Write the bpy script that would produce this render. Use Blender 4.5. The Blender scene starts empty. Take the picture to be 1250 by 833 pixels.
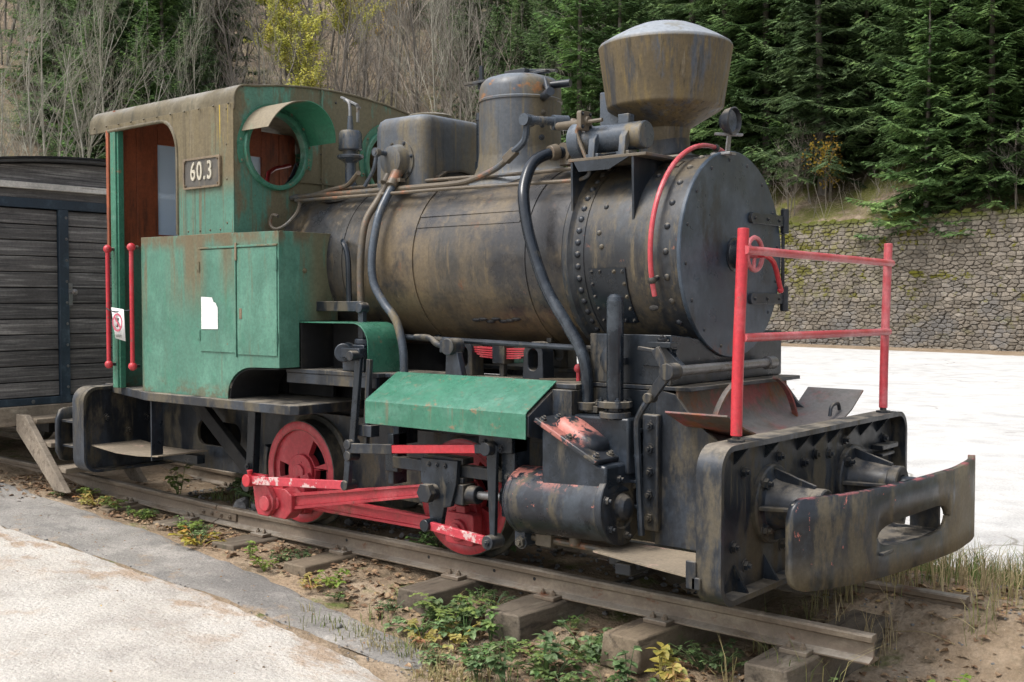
import bpy, bmesh, math, random
import numpy as np
from math import sin, cos, pi, radians
from mathutils import Vector, Matrix, geometry, noise as mnoise
random.seed(7); np.random.seed(7)
scene = bpy.context.scene
COL = scene.collection

# ------------------------------------------------------------------ camera
CAM = Vector((0.0, -4.6, 1.30)); AZ = radians(50.089); PITCH = radians(2.0575); FPX = 1350.0
cd = bpy.data.cameras.new('camera'); cam = bpy.data.objects.new('camera', cd); COL.objects.link(cam)
cd.sensor_width = 36.0; cd.lens = FPX / 1250.0 * 36.0; cd.clip_start = 0.05; cd.clip_end = 1000
cam.location = CAM; cam.rotation_euler = (pi / 2 - PITCH, 0, pi / 2 - AZ)
scene.camera = cam
# ------------------------------------------------------------------ world, sun, exposure
SUN_EL, SUN_AZ = radians(58), radians(205)       # azimuth measured from +Y clockwise
w = bpy.data.worlds.new('World'); scene.world = w; w.use_nodes = True
wn, wl = w.node_tree.nodes, w.node_tree.links
wn.clear()
sky = wn.new('ShaderNodeTexSky'); sky.sky_type = 'NISHITA'; sky.sun_disc = False
sky.sun_elevation = SUN_EL; sky.sun_rotation = SUN_AZ; sky.air_density = 1.0; sky.dust_density = 4.0; sky.ozone_density = 1.0
hs = wn.new('ShaderNodeHueSaturation'); hs.inputs['Saturation'].default_value = 0.42
bg = wn.new('ShaderNodeBackground'); bg.inputs['Strength'].default_value = 0.15
wo = wn.new('ShaderNodeOutputWorld')
wl.new(sky.outputs[0], hs.inputs['Color']); wl.new(hs.outputs[0], bg.inputs['Color']); wl.new(bg.outputs[0], wo.inputs['Surface'])
sd = bpy.data.lights.new('sun', 'SUN'); sun = bpy.data.objects.new('sun', sd); COL.objects.link(sun)
sd.energy = 1.3; sd.angle = radians(24); sd.color = (1.0, 0.965, 0.92)
sdir = Vector((sin(SUN_AZ) * cos(SUN_EL), cos(SUN_AZ) * cos(SUN_EL), sin(SUN_EL)))
sun.rotation_euler = sdir.to_track_quat('Z', 'Y').to_euler(); sun.location = (0, 0, 30)
scene.render.engine = 'CYCLES'
vs = scene.view_settings
vs.view_transform = 'Standard'; vs.look = 'None'; vs.gamma = 1.0; vs.exposure = 1.0; vs.use_curve_mapping = False

# ------------------------------------------------------------------ helpers: materials
def mk(name, base, rough=0.6, metal=0.0, layers=(), bump=None, spec=0.4, var=0.18, vscale=3.0, coord='pos', rnd=0.0, transl=0.0, island=0.0, speck=.10, crack=None):
    """procedural material: base colour + layers dict(c, s=(x,y,z) noise scale, lo, hi, z=(z0,z1), x=(x0,x1), up=1, r=rough)"""
    m = bpy.data.materials.new(name); m.use_nodes = True
    nt = m.node_tree; N, L = nt.nodes, nt.links
    b = N['Principled BSDF']; out = N['Material Output']
    b.inputs['Metallic'].default_value = metal; b.inputs['Specular IOR Level'].default_value = spec
    if coord == 'pos':
        g = N.new('ShaderNodeNewGeometry'); P = g.outputs['Position']
    else:
        g = N.new('ShaderNodeTexCoord'); P = g.outputs['Object']
    gn = N.new('ShaderNodeNewGeometry')
    def noi(s, detail=4, off=0.0, rough_=0.6, dist=0.0):
        mp = N.new('ShaderNodeMapping'); L.new(P, mp.inputs['Vector'])
        mp.inputs['Scale'].default_value = s; mp.inputs['Location'].default_value = (off, off * 1.7, off * .6)
        t = N.new('ShaderNodeTexNoise'); t.inputs['Scale'].default_value = 1.0; t.inputs['Detail'].default_value = detail
        t.inputs['Roughness'].default_value = rough_; t.inputs['Distortion'].default_value = dist
        L.new(mp.outputs[0], t.inputs['Vector']); return t.outputs['Fac']
    def mr(v, lo, hi, a=0.0, c=1.0):
        r = N.new('ShaderNodeMapRange'); r.interpolation_type = 'SMOOTHSTEP'
        L.new(v, r.inputs['Value'])
        for i, q in zip((1, 2, 3, 4), (lo, hi, a, c)): r.inputs[i].default_value = q
        return r.outputs[0]
    def mul(a, c):
        k = N.new('ShaderNodeMath'); k.operation = 'MULTIPLY'
        for i, q in enumerate((a, c)):
            if isinstance(q, (int, float)): k.inputs[i].default_value = q
            else: L.new(q, k.inputs[i])
        return k.outputs[0]
    def mix(f, a, c):
        k = N.new('ShaderNodeMix'); k.data_type = 'RGBA'
        L.new(f, k.inputs['Factor'])
        for i, q in ((6, a), (7, c)):
            if isinstance(q, tuple): k.inputs[i].default_value = (*q[:3], 1)
            else: L.new(q, k.inputs[i])
        return k.outputs[2]
    sp = N.new('ShaderNodeSeparateXYZ'); L.new(P, sp.inputs[0])
    spn = N.new('ShaderNodeSeparateXYZ'); L.new(gn.outputs['Normal'], spn.inputs[0])
    dark = tuple(q * (1 - var) for q in base); lite = tuple(min(1, q * (1 + var)) for q in base)
    colr = mix(mr(noi((vscale,) * 3, 6, 3.1), .3, .7), dark, lite)
    rg = None
    for i, l in enumerate(layers):
        f = mr(noi(l.get('s', (4, 4, 4)), l.get('d', 9), l.get('o', i * 7.3), l.get('ro', .70), l.get('dist', 0)), l['lo'], l['hi'])
        if 'z' in l: f = mul(f, mr(sp.outputs[2], *l['z']))
        if 'x' in l: f = mul(f, mr(sp.outputs[0], *l['x']))
        if 'x2' in l: f = mul(f, mr(sp.outputs[0], *l['x2']))
        if 'y' in l: f = mul(f, mr(sp.outputs[1], *l['y']))
        if l.get('up'): f = mul(f, mr(spn.outputs[2], .35, .9))
        if 'a' in l: f = mul(f, l['a'])
        colr = mix(f, colr, l['c'])
        if 'r' in l:
            k = N.new('ShaderNodeMix'); L.new(f, k.inputs['Factor'])
            if rg is None: k.inputs[2].default_value = rough
            else: L.new(rg, k.inputs[2])
            k.inputs[3].default_value = l['r']; rg = k.outputs[0]
    if crack:                      # (scale, width, colour, share of cracks kept)
        nv = N.new('ShaderNodeTexNoise'); nv.inputs['Scale'].default_value = crack[0] * 1.6; nv.inputs['Detail'].default_value = 6; L.new(P, nv.inputs['Vector'])
        va = N.new('ShaderNodeVectorMath'); va.operation = 'MULTIPLY_ADD'; L.new(nv.outputs['Color'], va.inputs[0]); va.inputs[1].default_value = (.55 / crack[0],) * 3; L.new(P, va.inputs[2])
        vo = N.new('ShaderNodeTexVoronoi'); vo.feature = 'DISTANCE_TO_EDGE'; vo.inputs['Scale'].default_value = crack[0]; L.new(va.outputs[0], vo.inputs['Vector'])
        colr = mix(mul(mr(vo.outputs['Distance'], 0, crack[1], 1, 0), mr(noi((crack[0] * .8,) * 3, 4, 33.0), crack[3], crack[3] + .08)), colr, crack[2])
    if speck:
        hv = N.new('ShaderNodeHueSaturation'); L.new(colr, hv.inputs['Color']); L.new(mr(noi((55, 55, 55), 5, 2.2, .75), .3, .7, 1 - speck * 1.6, 1 + speck * 1.6), hv.inputs['Value']); colr = hv.outputs[0]
    if island:
        hv = N.new('ShaderNodeHueSaturation'); L.new(colr, hv.inputs['Color']); L.new(mr(gn.outputs['Random Per Island'], 0, 1, 1 - island, 1 + island), hv.inputs['Value']); colr = hv.outputs[0]
    if rnd:
        oi = N.new('ShaderNodeObjectInfo'); h = N.new('ShaderNodeHueSaturation')
        L.new(colr, h.inputs['Color']); L.new(mr(oi.outputs['Random'], 0, 1, 1 - rnd, 1 + rnd), h.inputs['Value'])
        rv = N.new('ShaderNodeMath'); rv.operation = 'FRACT'
        L.new(mul(oi.outputs['Random'], 7.31), rv.inputs[0])
        L.new(mr(rv.outputs[0], 0, 1, 1 - rnd * .6, 1 + rnd * .3), h.inputs['Saturation'])
        colr = h.outputs[0]
    L.new(colr, b.inputs['Base Color'])
    rn = mr(noi((9, 9, 9), 4, 11.0), .3, .7, -.08, .08)
    ad = N.new('ShaderNodeMath'); ad.operation = 'ADD'; L.new(rn, ad.inputs[0])
    if rg is None: ad.inputs[1].default_value = rough
    else: L.new(rg, ad.inputs[1])
    L.new(ad.outputs[0], b.inputs['Roughness'])
    if bump:
        bn = N.new('ShaderNodeBump'); bn.inputs['Strength'].default_value = bump[1]
        bn.inputs['Distance'].default_value = bump[2] if len(bump) > 2 else .01
        s = bump[0]; s = s if isinstance(s, tuple) else (s, s, s)
        L.new(noi(s, 6, 5.5), bn.inputs['Height']); L.new(bn.outputs[0], b.inputs['Normal'])
    if transl:
        t = N.new('ShaderNodeBsdfTranslucent'); L.new(colr, t.inputs['Color'])
        ms = N.new('ShaderNodeMixShader'); ms.inputs[0].default_value = transl
        L.new(b.outputs[0], ms.inputs[1]); L.new(t.outputs[0], ms.inputs[2]); L.new(ms.outputs[0], out.inputs['Surface'])
    return m

OLIVE = (.135, .103, .052); DUST = (.22, .185, .13); RUST = (.17, .06, .022); PINK = (.46, .17, .13)
BLK = (.017, .020, .025); STEEL = (.045, .055, .068)
V = (7, 7, .9)        # vertical streaks
M = {}
M['boiler'] = mk('boiler_cladding', (0.042, 0.040, 0.037), .34, layers=[
    dict(c=(0.128, 0.094, 0.052), s=(1.7, 1.7, 1.0), lo=.38, hi=.62, r=.55, a=.8),
    dict(c=(0.142, 0.104, 0.055), s=(26, 26, 1.5), lo=.52, hi=.68, r=.65, a=.6, o=21),
    dict(c=(0.022, 0.023, 0.026), s=(1.5, 1.5, 1.2), lo=.475, hi=.60, r=.28, o=77, a=.92),
    dict(c=(0.050, 0.058, 0.067), s=(1.2, 1.2, 1.6), lo=.54, hi=.68, r=.28, o=97, a=.85),
    dict(c=(0.022, 0.021, 0.019), s=(42, 42, 1.3), lo=.56, hi=.66, r=.5, o=61, a=.5),
    dict(c=(0.155, 0.118, 0.060), s=(60, 8, 4), lo=.54, hi=.66, r=.75, o=3, z=(1.45, 1.10), a=.75),
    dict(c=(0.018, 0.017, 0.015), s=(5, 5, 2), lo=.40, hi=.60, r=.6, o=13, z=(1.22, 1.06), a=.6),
    dict(c=(0.248, 0.224, 0.184), s=(16, 16, 2), lo=.66, hi=.75, r=.75, o=9, a=.5),
    dict(c=(0.272, 0.120, 0.080), s=(8, 6, 6), lo=.66, hi=.71, r=.7, o=40, a=.6),
    dict(c=RUST, s=(7, 7, 4), lo=.62, hi=.72, r=.8, o=51, a=.7)], bump=((4, 4, 4), .30, .02))
M['smokebox'] = mk('smokebox_plate', (0.018, 0.020, 0.023), .40, layers=[
    dict(c=(0.042, 0.049, 0.056), s=(1.8, 1.8, 1.2), lo=.48, hi=.64, r=.34),
    dict(c=(0.090, 0.071, 0.043), s=(3.2, 3.2, 1.3), lo=.45, hi=.62, r=.68, a=.85),
    dict(c=(0.119, 0.094, 0.054), s=(28, 28, 1.4), lo=.53, hi=.66, r=.75, o=13, a=.7),
    dict(c=(.016, .017, .019), s=(32, 32, 1.3), lo=.55, hi=.65, r=.45, o=73, a=.7),
    dict(c=(.26, .10, .055), s=(8, 8, 8), lo=.63, hi=.70, r=.8, o=35, a=.8)], bump=((7, 7, 7), .25, .012))
M['door'] = mk('smokebox_door_paint', (0.025, 0.037, 0.052), .34, layers=[
    dict(c=(0.061, 0.082, 0.108), s=(2.0, 2.0, 1.5), lo=.45, hi=.66, r=.36),
    dict(c=(.105, .098, .085), s=(24, 24, 1.0), lo=.58, hi=.72, r=.6, a=.5),
    dict(c=(.020, .024, .030), s=(4, 4, 2), lo=.54, hi=.66, r=.34, o=19),
    dict(c=RUST, s=(9, 9, 6), lo=.55, hi=.68, z=(1.28, 1.03), r=.8), dict(c=(.30, .29, .27), s=(30, 30, 30), lo=.70, hi=.74, o=29)], bump=((6, 6, 6), .15, .01))
M['stack'] = mk('chimney_plate', (0.097, 0.074, 0.040), .6, layers=[
    dict(c=(0.059, 0.070, 0.086), s=(4.2, 4.2, 1.0), lo=.53, hi=.64, r=.45),
    dict(c=(0.032, 0.037, 0.045), s=(12, 12, .9), lo=.52, hi=.62, r=.45, o=111, a=.8),
    dict(c=(0.147, 0.105, 0.038), s=(26, 26, .9), lo=.50, hi=.66, r=.75, o=61, a=.8),
    dict(c=(0.042, 0.035, 0.024), s=(38, 38, 1.0), lo=.53, hi=.64, r=.8, o=31, a=.75),
    dict(c=(0.193, 0.168, 0.126), s=(30, 30, 1.2), lo=.58, hi=.70, r=.75, o=91, a=.6),
    dict(c=(0.227, 0.248, 0.269), s=(2.5, 2.5, 2.5), lo=.15, hi=.45, r=.5, z=(2.505, 2.535)),
    dict(c=(0.185, 0.185, 0.168), s=(6, 6, 6), lo=.56, hi=.66, r=.6, z=(2.51, 2.54), o=14)], bump=((9, 9, 4), .25, .01))
M['dome'] = mk('dome_plate', (0.058, 0.066, 0.076), .42, layers=[
    dict(c=(0.112, 0.090, 0.052), s=(3.6, 3.6, 1.2), lo=.43, hi=.60, r=.68, a=.85),
    dict(c=(0.136, 0.108, 0.060), s=(28, 28, 1.0), lo=.53, hi=.66, r=.7, o=31, a=.7),
    dict(c=(0.028, 0.030, 0.032), s=(34, 34, 1.1), lo=.56, hi=.66, r=.5, o=71, a=.65),
    dict(c=(0.224, 0.104, 0.040), s=(9, 9, 12), lo=.56, hi=.66, r=.75, z=(2.30, 2.38), o=8),
    dict(c=(0.136, 0.156, 0.176), s=(4, 4, 4), lo=.35, hi=.6, r=.36, up=1)], bump=((8, 8, 4), .22, .01))  # last layer paints a bluish-grey sky highlight on upward faces
GREEN = (0.062, 0.158, 0.114)
M['green'] = mk('green_paint', GREEN, .42, layers=[
    dict(c=(.100, .235, .172), s=(2.2, 2.2, 1.3), lo=.46, hi=.66),
    dict(c=(.047, .160, .108), s=(4.5, 4.5, 2.2), lo=.52, hi=.66, o=41),
    dict(c=(.125, .098, .055), s=(9, 9, .7), lo=.52, hi=.64, r=.75, z=(.95, 1.62), a=.85),
    dict(c=(.115, .095, .055), s=(26, 26, .9), lo=.56, hi=.68, r=.75, o=81, a=.6),
    dict(c=(.110, .092, .052), s=(9, 9, 3.0), lo=.40, hi=.53, z=(1.58, 1.67), r=.75),
    dict(c=(.118, .092, .050), s=(7, 7, .7), lo=.34, hi=.50, x=(-5.95, -5.78), x2=(-5.45, -5.60), z=(1.15, 1.50), r=.75, o=123, a=.9),
    dict(c=(.110, .088, .048), s=(11, 11, 1.2), lo=.42, hi=.56, x=(-5.40, -5.30), x2=(-5.18, -5.22), z=(1.25, 1.60), r=.75, o=133, a=.8),
    dict(c=(.120, .085, .048), s=(6, 6, 9), lo=.46, hi=.60, z=(.86, .76), r=.8, o=91, a=.7),
    dict(c=(.130, .110, .060), s=(5, 5, .6), lo=.40, hi=.52, x=(-4.845, -4.84), y=(-.66, -.52), r=.75, o=23, a=.85),
    dict(c=(.16, .080, .045), s=(30, 30, 30), lo=.665, hi=.69, r=.8, o=17)], bump=((5, 5, 5), .16, .012), var=.14)
M['green_cab'] = mk('green_paint_stained', GREEN, .46, layers=[
    dict(c=(.095, .228, .166), s=(2.4, 2.4, 1.3), lo=.46, hi=.66),
    dict(c=(.125, .102, .058), s=(3.2, 3.2, .9), lo=.435, hi=.515, r=.75, o=4, a=.95),
    dict(c=(.110, .092, .050), s=(22, 22, .8), lo=.54, hi=.66, r=.75, o=44, a=.7),
    dict(c=(.13, .11, .07), s=(30, 30, .9), lo=.56, hi=.68, r=.75, o=29, a=.6),
    dict(c=(.15, .070, .04), s=(22, 22, 22), lo=.66, hi=.69, r=.8, o=17)], bump=((5, 5, 5), .16, .012), var=.14)
M['cab_side'] = mk('cab_side_paint', GREEN, .5, layers=[
    dict(c=(.125, .100, .054), s=(7, 7, 1.1), lo=.28, hi=.42, z=(1.88, 2.04), r=.75),
    dict(c=(0.109, 0.088, 0.051), s=(22, 22, .6), lo=.49, hi=.60, r=.75, o=9, a=.9),
    dict(c=(0.060, 0.049, 0.030), s=(30, 30, .9), lo=.55, hi=.66, r=.8, o=49, a=.6),
    dict(c=(0.170, 0.145, 0.098), s=(26, 26, 1.2), lo=.55, hi=.70, r=.75, o=29, z=(1.9, 2.1), a=.7),
    dict(c=(0.408, 0.297, 0.025), s=(40, 40, .6), lo=.56, hi=.60, x=(-5.46, -5.43), z=(2.12, 2.25), o=2), ], bump=((6, 6, 6), .16, .01), var=.12)
M['roof'] = mk('roof_sheet', (0.094, 0.077, 0.044), .68, layers=[
    dict(c=(0.148, 0.128, 0.084), s=(6, 6, 3), lo=.45, hi=.66),
    dict(c=(0.046, 0.042, 0.026), s=(10, 10, 2), lo=.52, hi=.66, o=5, a=.8),
    dict(c=(0.240, 0.232, 0.216), s=(5, 5, 5), lo=.4, hi=.6, up=1, a=.65)], bump=((10, 10, 10), .3, .008))
M['cover'] = mk('green_cover_paint', (0.039, 0.143, 0.092), .30, layers=[
    dict(c=(0.067, 0.181, 0.128), s=(5, 5, 9), lo=.48, hi=.66),
    dict(c=(0.044, 0.151, 0.101), s=(6, 6, 6), lo=.54, hi=.66, o=46),
    dict(c=(.21, .125, .070), s=(8, 8, 14), lo=.60, hi=.68, r=.75, o=6, a=.85),
    dict(c=(.125, .105, .062), s=(20, 20, 2), lo=.57, hi=.68, r=.7, o=26, a=.7),
    dict(c=(.13, .065, .038), s=(34, 34, 34), lo=.66, hi=.69, r=.8, o=56)], bump=((6, 6, 6), .16, .01), var=.12)
M['black'] = mk('black_paint', (0.010, 0.014, 0.019), .32, layers=[
    dict(c=(0.028, 0.036, 0.049), s=(4, 4, 3), lo=.47, hi=.64, r=.36),
    dict(c=(0.072, 0.061, 0.043), s=(8, 8, 2.4), lo=.55, hi=.68, r=.75, o=12, a=.8),
    dict(c=(0.144, 0.122, 0.094), s=(24, 24, 24), lo=.67, hi=.71, r=.8, o=42)], bump=((16, 16, 16), .18, .005))
M['black_dusty'] = mk('black_paint_dusty', (0.013, 0.016, 0.021), .38, layers=[
    dict(c=(0.030, 0.038, 0.050), s=(4, 4, 2), lo=.47, hi=.63, r=.38),
    dict(c=(0.083, 0.069, 0.045), s=(5, 5, 1.8), lo=.485, hi=.62, r=.78, o=12, a=.85),
    dict(c=(0.097, 0.081, 0.050), s=(24, 24, 2.0), lo=.56, hi=.67, r=.8, o=62, a=.6),
    dict(c=(.23, .20, .155), s=(9, 9, 9), lo=.36, hi=.60, up=1, a=.75, r=.9)], bump=((16, 16, 16), .25, .006))
M['black_chipped'] = mk('black_paint_chipped', (0.013, 0.015, 0.020), .30, layers=[
    dict(c=(0.034, 0.042, 0.052), s=(4, 4, 3), lo=.47, hi=.63, r=.32),
    dict(c=(0.079, 0.066, 0.043), s=(9, 9, 2.4), lo=.52, hi=.66, r=.75, o=12, a=.8),
    dict(c=(0.288, 0.108, 0.086), s=(6, 6, 6), lo=.50, hi=.53, r=.6, o=35, z=(.455, .52), ro=.75),
    dict(c=(.36, .13, .10), s=(22, 22, 22), lo=.64, hi=.66, r=.6, o=65)], bump=((16, 16, 16), .2, .005))
M['primer_pink'] = mk('primer_bare', (.40, .155, .125), .5, layers=[dict(c=(.020, .025, .031), s=(7, 7, 7), lo=.51, hi=.53, r=.35, o=5, ro=.74), dict(c=(.016, .02, .026), s=(3, 3, 3), lo=.3, hi=.5, x=(-2.86, -2.80), r=.35), dict(c=(.12, .10, .07), s=(12, 12, 12), lo=.56, hi=.66, o=9, a=.7)], bump=((14, 14, 14), .2, .004))
M['primer'] = mk('primer_worn', (0.017, 0.020, 0.025), .36, layers=[
    dict(c=(0.280, 0.105, 0.084), s=(6, 6, 6), lo=.545, hi=.57, r=.6, o=9, ro=.74),
    dict(c=(.11, .092, .062), s=(11, 11, 11), lo=.53, hi=.66, r=.8, o=2, a=.85)], bump=((14, 14, 14), .25, .004))
M['dark'] = mk('sooty_iron', (0.007, 0.007, 0.008), .75, layers=[dict(c=(0.030, 0.027, 0.021), s=(5, 5, 2), lo=.5, hi=.75)], bump=((10, 10, 10), .2, .008))
M['red'] = mk('red_paint', (.42, .028, .038), .36, layers=[
    dict(c=(.14, .075, .055), s=(26, 26, 26), lo=.62, hi=.67, r=.8, o=37, a=.8),
    dict(c=(.46, .085, .095), s=(5, 5, 5), lo=.5, hi=.75, r=.5),
    dict(c=(.20, .06, .045), s=(9, 9, 5), lo=.60, hi=.74, r=.75, o=7)], bump=((14, 14, 14), .12, .004), var=.1)
M['red_dull'] = mk('red_wheel_paint', (.36, .034, .045), .40, layers=[
    dict(c=(.075, .045, .035), s=(20, 20, 9), lo=.60, hi=.68, r=.8, o=47, a=.7),
    dict(c=(.40, .095, .10), s=(5, 5, 3), lo=.48, hi=.72, r=.5),
    dict(c=(.13, .07, .045), s=(6, 6, 4), lo=.56, hi=.72, r=.8, o=7)], bump=((12, 12, 12), .15, .004), var=.12)
M['red_white'] = mk('red_paint_chipped_white', (.42, .042, .058), .42, layers=[
    dict(c=(.50, .36, .34), s=(12, 12, 12), lo=.555, hi=.60, r=.6, o=7, d=7)], var=.1)
M['pink_rail'] = mk('faded_red_paint', (.41, .046, .056), .36, layers=[
    dict(c=(.48, .17, .18), s=(4, 4, 4), lo=.40, hi=.7, r=.45),
    dict(c=(.25, .09, .06), s=(12, 12, 12), lo=.66, hi=.76, r=.8)], var=.1)
M['tyre'] = mk('tyre_steel', (0.036, 0.037, 0.034), .5, layers=[dict(c=(.15, .125, .085), s=(6, 6, 3), lo=.45, hi=.68, r=.75)], bump=((10, 10, 10), .15, .005))
M['pipe'] = mk('painted_pipe', (.050, .062, .078), .26, layers=[
    dict(c=(.145, .115, .065), s=(8, 8, 2.5), lo=.52, hi=.7, r=.7), dict(c=(.17, .20, .23), s=(3, 3, 3), lo=.58, hi=.75, r=.35, o=3)])
M['pipe_black'] = mk('black_pipe', (0.011, 0.015, 0.021), .17, layers=[dict(c=(0.042, 0.052, 0.063), s=(4, 4, 3), lo=.5, hi=.7, r=.35), dict(c=(.12, .10, .06), s=(9, 9, 2.5), lo=.62, hi=.74, r=.7, o=3)])
M['copper'] = mk('weathered_pipe', (.105, .085, .06), .5, layers=[
    dict(c=(.24, .10, .05), s=(6, 6, 6), lo=.55, hi=.68, r=.5), dict(c=(.06, .07, .08), s=(5, 5, 5), lo=.52, hi=.66, o=9, r=.45)])
M['scoop'] = mk('ash_chute_sheet', (.085, .07, .055), .55, layers=[
    dict(c=(.22, .06, .06), s=(4, 4, 4), lo=.46, hi=.58, r=.6, x=(-2.05, -2.35)),
    dict(c=(.19, .075, .03), s=(5, 5, 3), lo=.48, hi=.64, r=.8, o=9),
    dict(c=(.135, .130, .122), s=(5, 5, 5), lo=.30, hi=.52, up=1, r=.6, a=.9)], bump=((9, 9, 9), .2, .006))
M['step_dust'] = mk('dusty_tread_plate', (.20, .165, .12), .85, layers=[
    dict(c=(.42, .27, .23), s=(8, 8, 8), lo=.58, hi=.70), dict(c=(.06, .055, .05), s=(11, 11, 11), lo=.60, hi=.72, o=8)], bump=((40, 40, 40), .35, .006))
M['bumper'] = mk('bumper_plate', (0.014, 0.017, 0.022), .36, layers=[
    dict(c=(0.038, 0.048, 0.059), s=(3, 3, 3), lo=.46, hi=.62, r=.36),
    dict(c=(0.094, 0.078, 0.050), s=(5, 5, 1.6), lo=.51, hi=.62, r=.75, o=12, a=.85),
    dict(c=(0.104, 0.086, 0.056), s=(7, 7, 2.0), lo=.36, hi=.54, r=.75, o=15, z=(.38, .22), a=.9),
    dict(c=(.150, .124, .080), s=(5, 5, 1.6), lo=.40, hi=.55, r=.75, o=18, y=(.05, .35), a=.9),
    dict(c=(.24, .075, .08), s=(9, 9, 9), lo=.50, hi=.58, r=.6, z=(.553, .562), o=28),
    dict(c=(.40, .13, .10), s=(30, 30, 18), lo=.65, hi=.67, r=.6, o=33),
    dict(c=(.30, .28, .24), s=(40, 40, 14), lo=.68, hi=.71, r=.7, o=83)], bump=((14, 14, 14), .25, .006))
M['brown_wood'] = mk('cab_brown_wood', (.235, .062, .024), .6, layers=[dict(c=(.09, .030, .016), s=(14, 14, 2), lo=.5, hi=.68)], bump=((14, 14, 2), .2, .006))
M['white'] = mk('paper', (.66, .66, .64), .7, var=.05, bump=((25, 25, 25), .3, .006))
M['cream'] = mk('cream_paint', (.42, .39, .31), .55, layers=[dict(c=(.22, .18, .12), s=(30, 30, 20), lo=.55, hi=.66, a=.8)], var=.08)
M['plate'] = mk('number_plate', (.070, .064, .055), .5, layers=[dict(c=(.12, .10, .07), s=(20, 20, 8), lo=.5, hi=.7)])
M['brass'] = mk('dull_metal_rim', (.16, .12, .075), .5, layers=[dict(c=(.07, .06, .05), s=(20, 20, 20), lo=.5, hi=.7)])
M['signred'] = mk('sign_red', (.42, .09, .13), .6)
M['steel'] = mk('bright_steel', (.18, .18, .18), .4, metal=.6, layers=[dict(c=(.12, .09, .06), s=(20, 20, 20), lo=.5, hi=.7, r=.7)])
M['rail'] = mk('rail_steel', (.135, .103, .073), .6, layers=[
    dict(c=(.23, .19, .14), s=(3, 8, 8), lo=.45, hi=.7, r=.7), dict(c=(.12, .045, .02), s=(8, 8, 14), lo=.6, hi=.72, o=8, r=.8),
    dict(c=(.26, .23, .19), s=(4, 4, 4), lo=.35, hi=.6, up=1, r=.5)], bump=((14, 14, 14), .2, .005))
M['sleeper'] = mk('sleeper_wood', (.125, .098, .068), .85, layers=[
    dict(c=(.045, .034, .024), s=(14, 2.5, 14), lo=.5, hi=.66), dict(c=(.22, .185, .135), s=(9, 2, 9), lo=.55, hi=.7, o=5),
    dict(c=(.08, .10, .04), s=(5, 5, 5), lo=.58, hi=.72, o=15)], bump=((30, 4, 30), .6, .012), rnd=.2)
M['wagon_wood'] = mk('wagon_plank_wood', (.088, .082, .078), .72, layers=[
    dict(c=(.20, .19, .175), s=(14, 1.6, 45), lo=.48, hi=.64), dict(c=(.030, .029, .030), s=(9, 1.2, 60), lo=.52, hi=.64, o=4),
    dict(c=(.17, .145, .11), s=(9, 4, 9), lo=.66, hi=.76, o=14)], bump=((20, 2, 80), .5, .008), rnd=.28)
M['wagon_blue'] = mk('wagon_iron_blue', (.020, .032, .045), .45, layers=[dict(c=(.05, .075, .095), s=(8, 8, 8), lo=.5, hi=.7)])
M['pale_wood'] = mk('pale_weathered_wood', (.48, .455, .41), .8, layers=[dict(c=(.30, .27, .23), s=(9, 2, 40), lo=.54, hi=.68)], bump=((20, 3, 50), .4, .006))
M['grey_wood'] = mk('grey_step_wood', (.19, .155, .115), .8, layers=[dict(c=(.09, .07, .05), s=(20, 3, 20), lo=.5, hi=.68), dict(c=(.30, .26, .20), s=(8, 3, 8), lo=.56, hi=.7, o=6)], bump=((25, 4, 25), .4, .006), rnd=.12)
M['cab_visor'] = mk('visor_paint', (.040, .185, .110), .5, layers=[dict(c=(.19, .16, .11), s=(6, 6, 6), lo=.25, hi=.45, y=(-.44, -.50), r=.75), dict(c=(.15, .12, .07), s=(9, 9, 3), lo=.58, hi=.72, o=9)], var=.1)
def glass(name, tint, rough, a):
    m = bpy.data.materials.new(name); m.use_nodes = True; N, L = m.node_tree.nodes, m.node_tree.links
    b = N['Principled BSDF']; b.inputs['Base Color'].default_value = (*tint, 1); b.inputs['Roughness'].default_value = rough
    t = N.new('ShaderNodeBsdfTransparent'); t.inputs['Color'].default_value = (.85, .92, 1, 1); ms = N.new('ShaderNodeMixShader'); ms.inputs[0].default_value = a
    L.new(t.outputs[0], ms.inputs[1]); L.new(b.outputs[0], ms.inputs[2]); L.new(ms.outputs[0], N['Material Output'].inputs['Surface'])
    return m
M['glass'] = glass('dusty_painted_sky_glass', (.66, .76, .86), .15, .55)  # pale blue diffuse paints the reflected sky onto the dirty pane
M['wagon_side_wood'] = M['wagon_wood']
M['wagon_roof'] = mk('tarred_roof', (.05, .05, .05), .8, layers=[dict(c=(.10, .10, .095), s=(2, 2, 2), lo=.5, hi=.7)])
M['mortar'] = mk('wall_mortar', (.125, .108, .086), .95, layers=[dict(c=(.175, .155, .125), s=(3, 3, 3), lo=.45, hi=.7)], bump=((20, 20, 20), .5, .02))
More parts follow.
